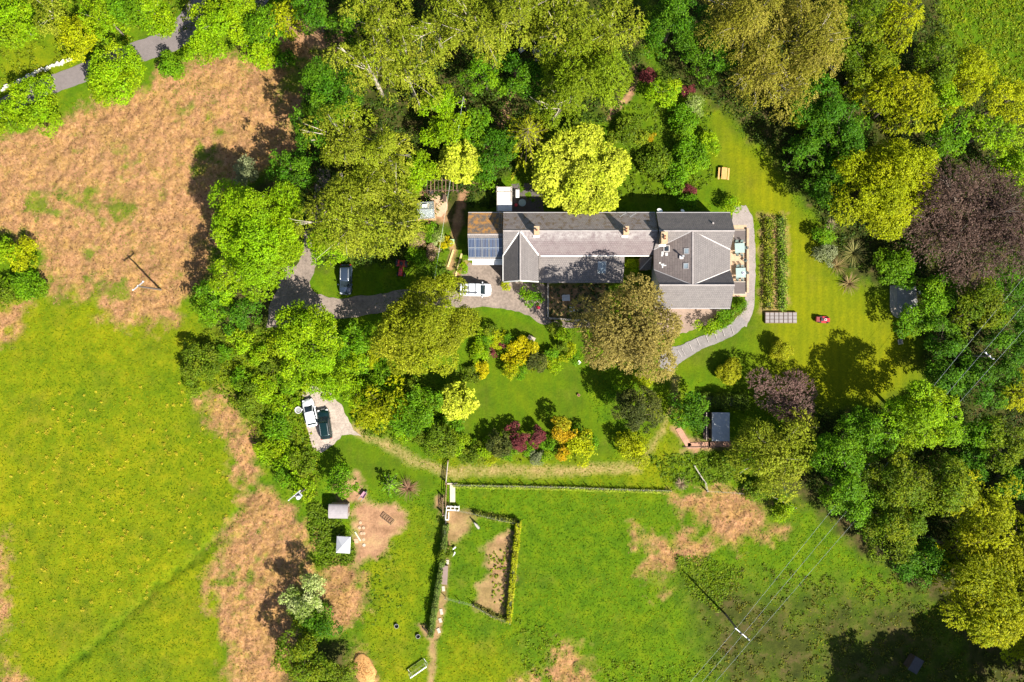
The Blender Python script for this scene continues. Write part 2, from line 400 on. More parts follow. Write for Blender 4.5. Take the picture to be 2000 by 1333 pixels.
# ------------------------------------------------------------------ roads, drive, paths (thin sheets on the ground)
def ragged(poly, step=0.5, amp=0.16, seed=1):
    r = random.Random(seed); out = []; n = len(poly)
    for i in range(n):
        a, b = Vector(poly[i]), Vector(poly[(i + 1) % n]); k = max(1, int((b - a).length / step))
        for j in range(k):
            p = a.lerp(b, j / k); out.append((p.x + r.uniform(-amp, amp), p.y + r.uniform(-amp, amp)))
    return out
def smooth_line(pts, n=6):
    pts = [Vector(p) for p in pts]; out = []
    for i in range(len(pts) - 1):
        p0, p1, p2, p3 = pts[max(i - 1, 0)], pts[i], pts[i + 1], pts[min(i + 2, len(pts) - 1)]
        for k in range(n):
            t = k / n
            out.append(.5 * (2 * p1 + (p2 - p0) * t + (2 * p0 - 5 * p1 + 4 * p2 - p3) * t * t + (3 * p1 - p0 - 3 * p2 + p3) * t ** 3))
    return out + [pts[-1]]
def ribbon(pts, widths):
    pts = smooth_line([tuple(p)[:2] for p in pts]); nw = len(pts)
    L, R_ = [], []
    for i, p in enumerate(pts):
        t = (pts[min(i + 1, nw - 1)] - pts[max(i - 1, 0)]).normalized(); nn = Vector((-t.y, t.x))
        u = i / (nw - 1) * (len(widths) - 1); k = min(int(u), len(widths) - 2); w = widths[k] + (widths[k + 1] - widths[k]) * (u - k)
        L.append(tuple((p + nn * w / 2)[:2])); R_.append(tuple((p - nn * w / 2)[:2]))
    return L, R_
def strip(name, pts, widths, mat, z=0.02, amp=.12, seed=3):
    L, R_ = ribbon(pts, widths); r = random.Random(seed); mb = MB(); n = len(L)
    j = lambda p: (p[0] + r.uniform(-amp, amp), p[1] + r.uniform(-amp, amp), z)
    mb.add([j(p) for p in L] + [j(p) for p in R_], [(i, n + i, n + i + 1, i + 1) for i in range(n - 1)])
    return struct(name, mb, mat)
def sheet(name, poly, mat, z=0.02, amp=.14, step=.5, seed=2):
    mb = MB(); q = ragged(poly, step, amp, seed); mb.add([(p[0], p[1], z) for p in q], [tuple(range(len(q)))])
    o = struct(name, mb, mat)
    if sum((q[i][0] * q[(i + 1) % len(q)][1] - q[(i + 1) % len(q)][0] * q[i][1]) for i in range(len(q))) < 0: o.data.flip_normals()
    return o
ASPH = plain('drive_tarmac', (.20, .155, .125), .95, var=.5, scale=2.6, bump=.5)
ROADM = plain('road_tarmac', (.15, .125, .12), .9, var=.2, scale=2.0, bump=.2)
GRAV = plain('parking_gravel', (.33, .265, .215), .97, var=.5, scale=3.5, bump=.6)
PATHM = plain('path_gravel', (.25, .21, .19), .97, var=.3, scale=5.0, bump=.5)
PAVE = plain('sandstone_paving', (.40, .27, .17), .9, var=.25, scale=3.0, bump=.2)
STONE = plain('grey_stone', (.19, .17, .16), .9, var=.35, scale=4.0, bump=.4)
PALE = plain('pale_stone', (.40, .34, .275), .9, var=.3, scale=4.0, bump=.4)
DARKP = plain('dark_paving', (.085, .07, .065), .9, var=.3, scale=3.0, bump=.3)

strip('road', [P(-60, 240), P(0, 212), P(60, 183), P(115, 160), P(165, 142), P(230, 115), P(300, 92), P(345, 72), P(372, 40), P(400, -10), P(420, -60)], [2.6, 2.7, 2.8, 3.3, 3.6, 3.6], ROADM, .02, .08)
strip('lane', [P(470, 30), P(505, -5), P(540, -60)], [3.0, 3.0], ROADM, .024, .08)
strip('driveway', [P(632, 330), P(625, 400), P(611, 450), P(602, 510), P(585, 552), P(598, 585), P(650, 602), P(720, 596), P(800, 585), P(880, 580), P(930, 566)],
      [2.2, 2.2, 2.3, 3.0, 3.2, 3.0, 2.9, 3.2, 3.8], ASPH, .02)
sheet('driveway_spur', PP(560,520,600,520,590,600,560,640,520,640,525,600), ASPH, .024)
sheet('forecourt', PP(915,514,982,512,985,552,1012,552,1060,556,1068,562,1066,618,1078,628,1190,630,1186,642,1090,640,1062,634,1020,612,985,602,950,600,898,602,880,588,894,552,905,530), ASPH, .028)
sheet('parking_pad', PP(596,752,622,756,650,772,668,792,690,842,706,852,685,850,668,852,652,868,626,884,612,880,600,840,588,800), GRAV, .02)
# ------------------------------------------------------------------ leaves
def leaf_object(name, C, N, L, W, colr, parent=None, world=False, T=None, mat=None):
    """a mesh of folded leaf sprays: centre, normal, length, width, colour per leaf"""
    n = len(C); rng = np.random.RandomState(n % 9973)
    N = N / (np.linalg.norm(N, axis=1, keepdims=True) + 1e-9)
    if T is None: T = rng.normal(size=(n, 3))
    T = T - N * (T * N).sum(1, keepdims=True); T /= (np.linalg.norm(T, axis=1, keepdims=True) + 1e-9)
    B = np.cross(N, T); L = np.broadcast_to(L, (n,))[:, None]; W = np.broadcast_to(W, (n,))[:, None]
    V = np.stack([C + T * L * .5, C + B * W * .5 - N * W * .12, C - T * L * .5, C - B * W * .5 - N * W * .12], 1).reshape(-1, 3)
    me = bpy.data.meshes.new(name)
    me.vertices.add(4 * n); me.vertices.foreach_set('co', V.astype(np.float32).ravel())
    me.loops.add(4 * n); me.loops.foreach_set('vertex_index', np.arange(4 * n, dtype=np.int32))
    me.polygons.add(n); me.polygons.foreach_set('loop_start', np.arange(0, 4 * n, 4, dtype=np.int32))
    me.update(calc_edges=True)
    a = me.attributes.new('leaf_color', 'FLOAT_COLOR', 'POINT')
    cc = np.concatenate([np.repeat(np.clip(colr, 0.001, .9), 4, axis=0), np.ones((4 * n, 1))], 1)
    a.data.foreach_set('color', cc.astype(np.float32).ravel())
    return obj(name, me, mat or FOLI, parent, world)

def sphere_dirs(rng, n, zmin):
    z = rng.uniform(zmin, 1, n); w = rng.uniform(0, 2 * np.pi, n); s = np.sqrt(1 - z * z)
    return np.stack([s * np.cos(w), s * np.sin(w), z], 1)

def crown_points(rng, r, rz, lobes=None, lobe=.27, leaf=.27, gap=.47, per=6, rad0=.60, zmin=-.25, strand=0.0, droop=.6, out=.5, wob=.16, core=.2, flatn=.7, hole=0.0, thin=0.0):
    """leaf sprays on the outside of many branch lobes that fill an uneven crown; origin = crown centre"""
    K_ = lobes or int(max(14, min(70, 9 + 1.5 * r * r)))
    d = sphere_dirs(rng, K_, zmin); ph = rng.uniform(0, 6.28, 4); th = np.arctan2(d[:, 1], d[:, 0])
    rr = 1 + wob * np.sin(2 * th + ph[0]) + wob * .7 * np.sin(3 * th + ph[1]) + wob * .6 * np.sin(5 * th + ph[2])
    rad = rng.uniform(rad0, .90, K_); ninner = int(K_ * core); rad[:ninner] *= rng.uniform(.2, .7, ninner)
    lc = d * np.array([r, r, rz]) * (rad * rr)[:, None]
    lr = r * lobe * rng.uniform(.55, 1.45, K_)
    Cs, Ns, Ls, Ts = [], [], [], []
    for k in range(K_):
        ns = int(max(5, 2 * math.pi * lr[k] ** 2 * 1.15 / gap ** 2))
        e = sphere_dirs(rng, ns, -.35) + .35 * lc[k] / (np.linalg.norm(lc[k]) + .1); e /= np.linalg.norm(e, axis=1, keepdims=True)
        p = lc[k] + e * lr[k] * rng.uniform(.72, 1.05, ns)[:, None] * np.array([1, 1, .8])
        if hole:
            keep = rng.rand(ns) > hole; e, p = e[keep], p[keep]; ns = len(p)
        for j in range(per):
            if strand:
                sd = np.stack([e[:, 0] * out, e[:, 1] * out, -np.full(ns, droop)], 1) + rng.normal(0, .12, (ns, 3))
                q = p + sd * strand * (j / max(1, per - 1)) * rng.uniform(.6, 1.2, ns)[:, None] + rng.normal(0, leaf * .22, (ns, 3))
                Ts.append(sd)
            else:
                q = p + rng.normal(0, gap * .34, (ns, 3)); Ts.append(rng.normal(size=(ns, 3)))
            Cs.append(q); Ns.append(e * (1 - flatn) + np.array([0, 0, flatn]) + rng.normal(0, .38, (ns, 3))); Ls.append(np.full(ns, k))
    C = np.concatenate(Cs); N = np.concatenate(Ns); Ld = np.concatenate(Ls); T = np.concatenate(Ts)
    if thin:
        kp = rng.rand(len(C)) > thin; C, N, Ld, T = C[kp], N[kp], Ld[kp], T[kp]
    return C, N, Ld, T, lc, lr

def leaf_colors(rng, n, lobe_id, base, alt, var=.28, altp=.25):
    nl = int(lobe_id.max()) + 1 if len(lobe_id) else 1
    lb = rng.uniform(.8, 1.2, nl); la = np.clip(rng.normal(altp, .28, nl), 0, 1)
    mixv = np.clip(la[lobe_id] + rng.normal(0, .18, n), 0, 1)[:, None]
    c = np.array(base) * (1 - mixv) + np.array(alt) * mixv
    c = c * np.array([1.12, 1.16, .9])
    return c * (lb[lobe_id] * np.clip(rng.normal(1, var, n), .45, 1.7))[:, None]

# kind: colour, second colour, bark, crown style
S_ = {
 'lime':   dict(c=(.145, .26, .003), a=(.225, .28, .004), bark='pale_bark', style={}),
 'green':  dict(c=(.075, .175, .004), a=(.14, .23, .004), style={}),
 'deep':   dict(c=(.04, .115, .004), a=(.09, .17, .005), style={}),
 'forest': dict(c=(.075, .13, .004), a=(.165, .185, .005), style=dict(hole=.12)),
 'birch':  dict(c=(.165, .205, .009), a=(.25, .25, .024), bark='white_bark', style=dict(strand=1.2, leaf=.22, per=9, out=.45, droop=.75, gap=.55, flatn=.55, wob=.2, hole=.1, zmin=-.1)),
 'alder':  dict(c=(.13, .19, .005), a=(.185, .215, .01), bark='white_bark', style=dict(strand=.9, leaf=.21, per=9, gap=.5, wob=.14, zmin=-.1)),
 'tanbirch': dict(c=(.19, .18, .014), a=(.27, .215, .05), bark='white_bark', style=dict(strand=1.3, leaf=.20, per=10, out=.6, droop=.7, gap=.56, flatn=.5, wob=.22, hole=.15, zmin=-.1)),
 'golden': dict(c=(.20, .235, .003), a=(.33, .31, .004), style=dict(strand=.7, leaf=.22, per=8, gap=.5)),
 'tan':    dict(c=(.205, .16, .045), a=(.31, .235, .08), style=dict(strand=1.0, leaf=.21, per=9, out=.45, droop=.8, gap=.5, wob=.16, lobe=.27)),
 'amber':  dict(c=(.17, .20, .005), a=(.25, .245, .014), style=dict(leaf=.24, gap=.42, per=6, lobe=.25)),
 'acer':   dict(c=(.33, .37, .022), a=(.44, .44, .05), style=dict(leaf=.34, gap=.42, per=6, lobe=.2, flatn=.75, wob=.03, lobes=110, core=.3, rad0=.76)),
 'yellow': dict(c=(.235, .27, .003), a=(.31, .31, .004), style=dict(leaf=.24, gap=.44)),
 'copper': dict(c=(.06, .034, .034), a=(.125, .075, .07), bark='pale_bark', style=dict(strand=2.4, leaf=.26, per=15, out=1.0, droop=.22, gap=.72, flatn=.8, wob=.12, hole=.05, lobe=.2, lobes=60, core=.35)),
 'plum':   dict(c=(.14, .075, .085), a=(.19, .12, .12), style=dict(strand=.5, leaf=.16, per=8, out=.7, droop=.2, gap=.42, lobe=.3)),
 'gold':   dict(c=(.40, .32, .002), a=(.36, .34, .004), style=dict(leaf=.22, gap=.3, lobe=.36, wob=.25, lobes=11)),
 'orange': dict(c=(.40, .24, .006), a=(.30, .28, .008), style=dict(leaf=.22, gap=.3, lobe=.36, wob=.3, lobes=11)),
 'wine':   dict(c=(.13, .025, .035), a=(.17, .05, .06), style=dict(leaf=.2, gap=.28, lobe=.36)),
 'dun':    dict(c=(.045, .058, .012), a=(.13, .135, .03), style=dict(leaf=.22, gap=.34, lobe=.26, wob=.04, core=.3, lobes=34, rad0=.72)),
 'blossom': dict(c=(.12, .18, .015), a=(.46, .48, .26), style=dict(leaf=.24, gap=.4), altp=.25),
 'grey':   dict(c=(.16, .18, .10), a=(.24, .25, .16), style=dict(leaf=.22, gap=.36)),
 'scrub':  dict(c=(.085, .14, .006), a=(.155, .18, .010), style=dict(leaf=.26, gap=.4, wob=.22)),
 'pinkish': dict(c=(.34, .22, .19), a=(.20, .16, .05), style=dict(leaf=.2, gap=.3)),
 'topiary': dict(c=(.30, .29, .008), a=(.20, .22, .008), style=dict(leaf=.16, gap=.2, wob=.0, lobe=.42, lobes=26)),
}
BARK = plain('bark', (.10, .075, .05), .95, var=.35, scale=5, bump=.5)
MATS['white_bark'] = plain('white_bark', (.44, .38, .29), .9, var=.3, scale=6, bump=.3)
MATS['pale_bark'] = plain('pale_bark', (.24, .19, .15), .9, var=.3, scale=6, bump=.3)
TREES = []
def plant(kind, px, py, rpx, h, label, name='tree', cat='tree', group=None, fac=1.0, seed=0, ry=1.0, rot=0.0, limb=.8, **ov):
    """h = total height. The crown centre stands where the photograph shows it, the trunk below it."""
    s = S_[kind]; rng = np.random.RandomState(abs(hash((int(px), int(py), seed))) % (2 ** 31))
    zc = h * .60 if h > 4 else h * .5
    rz = max(h - zc, .3) * .98; r = rpx / K * (H - zc) / H * 1.0
    st = dict(s['style']); st.update(ov)
    if r < 1.8:
        f = max(.45, r / 1.8)
        for q, dflt in (('leaf', .27), ('gap', .47)): st[q] = max(st.get(q, dflt) * f, .13 if q == 'leaf' else .2)
        if st.get('strand'): st['strand'] *= f
    if r < 3.0: st.setdefault('lobe', .40)
    C, N, Ld, T, lc, lr = crown_points(rng, r * .97, rz, **st)
    if ry != 1.0 or rot:
        Sx = np.array([[math.cos(rot), -math.sin(rot)], [math.sin(rot), math.cos(rot)]])
        def tf(A, sc=True):
            q = A.copy(); xy = A[:, :2] * (np.array([1, ry]) if sc else 1); q[:, :2] = xy @ Sx.T; return q
        C = tf(C); N = tf(N, False); T = tf(T, False); lc = tf(lc)
    keep = C[:, 2] > -zc + .05; C, N, Ld, T = C[keep], N[keep], Ld[keep], T[keep]
    col = leaf_colors(rng, len(C), Ld, s['c'], s['a'], altp=s.get('altp', .3)) * fac
    base = P(px, py, zc); base.z = 0
    t = thing(name, label, cat, base, 0, group)
    L = st.get('leaf', .27)
    cr = leaf_object('crown' if h > 3 else 'foliage', C + np.array([0, 0, zc]), N, L * rng.uniform(.55, 1.5, len(C)), L * rng.uniform(.5, .75, len(C)), col, t, T=T)
    bm = MATS.get(s.get('bark'), BARK)
    mb = MB(); r0 = max(.03, h * .018); top = Vector((rng.normal(0, r * .06), rng.normal(0, r * .06), zc + rz * .35))
    mb.tube([(0, 0, -.1), (top.x * .3, top.y * .3, zc * .4), (top.x * .7, top.y * .7, zc * .8), top], [r0 * 1.3, r0, r0 * .75, r0 * .3], 7)
    nb = min(len(lc), 14 if h > 7 else 5)
    lw = .34 if s.get('bark') else .5
    for k in range(nb):
        a = Vector(top * rng.uniform(.35, .7)); a.z = zc * rng.uniform(.55, 1.0)
        e = Vector(lc[-1 - k]) + Vector((0, 0, zc)); mid_ = a.lerp(e, .5) + Vector((0, 0, .12 * (e - a).length))
        dr = Vector(lc[-1 - k]).normalized()
        tip = e + dr * lr[-1 - k] * limb
        mb.tube([a, mid_, e, tip], [r0 * lw, r0 * lw * .7, r0 * lw * .42, r0 * .05], 5, False)
        if s.get('bark') and h > 7 and k % 2 == 0:
            for q in range(2):
                dv = dr + Vector(rng.normal(0, .5, 3)); dv.z = abs(dv.z) * .6 + .25
                mb.tube([mid_.lerp(e, .7), e + dv * lr[-1 - k] * .5, e + dv * lr[-1 - k] * rng.uniform(.75, 1.0)], [r0 * .17, r0 * .11, r0 * .04], 4, False)
    mb.build('trunk' if h > 3 else 'stem', bm, t, smooth=True)
    return t

def conifer(px, py, rpx, h, c, a, label, arms=13, tiers=9, sprays=1.0, droop=.25, fac=1.0, seed=1, zc_f=.45):
    """whorls of flat sprays, star shaped from above"""
    rng = np.random.RandomState(int(px) + seed); zc = h * zc_f; R0 = rpx / K * (H - zc) / H
    base = P(px, py, zc); base.z = 0
    t = thing('conifer', label, 'conifer', base)
    Cs, Ns, Ts, Ld = [], [], [], []; mb = MB()
    mb.tube([(0, 0, -.1), (0, 0, h * .6), (0, 0, h * .98)], [h * .02, h * .012, .02], 7)
    k = 0
    for ti in range(tiers):
        f = ti / (tiers - 1); z0 = h * (.14 + .82 * f); Rt = R0 * (1 - f) ** .75 + .25; na = max(5, int(arms * (1 - .5 * f)))
        off = rng.uniform(0, 6.28)
        for i in range(na):
            w = off + 6.283 * i / na + rng.normal(0, .1); Rb = Rt * rng.uniform(.78, 1.1)
            d = np.array([math.cos(w), math.sin(w), 0]); sd = np.array([-d[1], d[0], 0])
            n = int(max(6, Rb * 11 * sprays)); u = np.sort(rng.rand(n)) ** .8
            p = np.array([0, 0, z0]) + d * (u * Rb)[:, None]; p[:, 2] -= droop * u ** 1.6 * Rb
            lat = rng.uniform(-1, 1, n) * (.06 + .17 * Rb * (1.05 - u)) * 1.0
            p = p + sd * lat[:, None]; p[:, 2] -= np.abs(lat) * .35 - rng.normal(0, .05, n)
            Cs.append(p); Ns.append(np.array([0, 0, 1.0]) + d * .2 + rng.normal(0, .3, (n, 3))); Ts.append(d + sd * np.sign(lat)[:, None] * .7 + rng.normal(0, .15, (n, 3))); Ld.append(np.full(n, k)); k += 1
            mb.tube([(0, 0, z0), tuple(np.array([0, 0, z0 - droop * .33 * Rb * .5]) + d * Rb * .5), tuple(np.array([0, 0, z0 - droop * Rb * .9]) + d * Rb * .9)], [.05, .03, .01], 4, False)
    C = np.concatenate(Cs); n = len(C); Ld = np.concatenate(Ld)
    leaf_object('crown', C, np.concatenate(Ns), .42 * rng.uniform(.7, 1.2, n), .17, leaf_colors(rng, n, Ld, c, a) * fac, t, T=np.concatenate(Ts))
    mb.build('trunk', BARK, t, smooth=True); return t

def spiky(px, py, rpx, h, c, a, label, n=70, seed=3, cat='plant', name='spiky_plant', z0=.3, wdt=.10):
    """a rosette of long arching blades"""
    rng = np.random.RandomState(seed + int(px)); R0 = rpx / K * 1.15; base = P(px, py, h * .4); base.z = 0
    t = thing(name, label, cat, base); mb = MB(); cols = []
    V, Fc, cl = [], [], []
    for i in range(n):
        w = rng.uniform(0, 6.283); el = rng.uniform(.1, 1.45); Lb = R0 * rng.uniform(.75, 1.1)
        d = Vector((math.cos(w), math.sin(w), 0)); sd = Vector((-d.y, d.x, 0)); bw = wdt * rng.uniform(.7, 1.2)
        colr = np.array(c) * (1 - (q := rng.rand())) + np.array(a) * q; colr = colr * rng.uniform(.7, 1.25)
        pts = []
        for s in (0, .35, .7, 1.0):
            x = math.cos(el * (1 - .6 * s)) * Lb * s; z = z0 + math.sin(el) * Lb * .8 * s - .55 * Lb * s * s * math.cos(el) * .6
            pts.append((d * (x + .05) + Vector((0, 0, max(z, .05))), bw * (1 - s * .85)))
        b = len(V)
        for p, ww in pts: V += [p + sd * ww * .5, p - sd * ww * .5]
        for s in range(3): Fc.append((b + 2 * s, b + 2 * s + 1, b + 2 * s + 3, b + 2 * s + 2))
        cl += [colr] * 8
    me = bpy.data.meshes.new('blades'); me.from_pydata([tuple(v) for v in V], [], Fc); me.update()
    at = me.attributes.new('leaf_color', 'FLOAT_COLOR', 'POINT')
    at.data.foreach_set('color', np.concatenate([np.array(cl), np.ones((len(cl), 1))], 1).astype(np.float32).ravel())
    obj('blades', me, FOLI, t)
    MB().tube([(0, 0, -.05), (0, 0, z0 * .6), (0, 0, z0)], [.11, .1, .09], 8).build('stem', BARK, t)
    return t

def hedge(pts, w, h, c, a, label, name='hedge', cat='hedge', leaf=.2, dens=130, fac=1.0, seed=5, shaggy=.09):
    """clipped hedge along a line: leafy faces on a woody core"""
    rng = np.random.RandomState(seed + int(abs(pts[0][0]) * 10)); pts = [Vector(p[:2]) for p in pts]
    o = sum(pts, Vector((0, 0))) / len(pts); t = thing(name, label, cat, (o.x, o.y, 0)); Cs, Ns = [], []; mb = MB()
    for p, q in zip(pts[:-1], pts[1:]):
        Ls = (q - p).length; d = (q - p).normalized(); s = Vector((-d.y, d.x)); n = int(Ls * (w + 2 * h) * dens)
        u = rng.rand(n) * Ls; v = rng.uniform(-.5 * w - h, .5 * w + h, n)
        top = np.abs(v) < w / 2; y = np.where(top, v, np.sign(v) * w / 2); z = np.where(top, h, h - (np.abs(v) - w / 2))
        prof = 1 + .18 * np.sin(u * 1.7 + p.x) + .1 * np.sin(u * 4.1)
        z = z * prof; y = y * (1 + .15 * np.sin(u * 2.3))
        X = np.stack([p.x - o.x + d.x * u + s.x * y, p.y - o.y + d.y * u + s.y * y, np.maximum(z, .05)], 1) + rng.normal(0, shaggy, (n, 3))
        Nn = np.where(top[:, None], np.array([0, 0, 1.0]), np.stack([s.x * np.sign(v), s.y * np.sign(v), np.full(n, .5)], 1)) + rng.normal(0, .4, (n, 3))
        Cs.append(X); Ns.append(Nn)
        c_ = (p + q) / 2 - o; mb.box((c_.x, c_.y, h * .42), (Ls, w * .6, h * .8), math.atan2(d.y, d.x))
    C = np.concatenate(Cs); n = len(C); C[:, 2] = np.maximum(C[:, 2], .03)
    idn = (C[:, 0] * 2 + C[:, 1] * 2 + 500).astype(int) % 40
    leaf_object('foliage', C, np.concatenate(Ns), leaf * rng.uniform(.7, 1.3, n), leaf * .6, leaf_colors(rng, n, idn, c, a) * fac, t)
    mb.build('stem', plain('hedge_core', (.03, .042, .010), .95), t); return t

def cover(name, label_kind, polys, seed=1, **k):
    """ground cover nobody could count: many low leaf clumps in one object"""
    rng = np.random.RandomState(seed); Cs, Ns, Co = [], [], []
    for poly, n, r0, h0, c, a in polys:
        q = inpoly_pts(rng, poly, n)
        for x, y in q:
            r = r0 * rng.uniform(.5, 1.4); hh = h0 * rng.uniform(.4, 1.4); nn = int(7 + 22 * r * r)
            d = sphere_dirs(rng, nn, -.05)
            Cs.append(np.array([x, y, 0.02]) + d * np.array([r, r, hh]) * rng.uniform(.6, 1.05, nn)[:, None]); Ns.append(d * .4 + np.array([0, 0, .7]) + rng.normal(0, .4, (nn, 3)))
            qv = rng.rand(); Co.append((np.array(c) * (1 - qv) + np.array(a) * qv) * np.clip(rng.normal(1, .25, (nn, 1)), .5, 1.6) * rng.uniform(.75, 1.25))
    C = np.concatenate(Cs); n = len(C); L = k.get('leaf', .3)
    o = leaf_object(name, C, np.concatenate(Ns), L * rng.uniform(.7, 1.3, n), L * .6, np.concatenate(Co)); o['kind'] = 'stuff'; return o
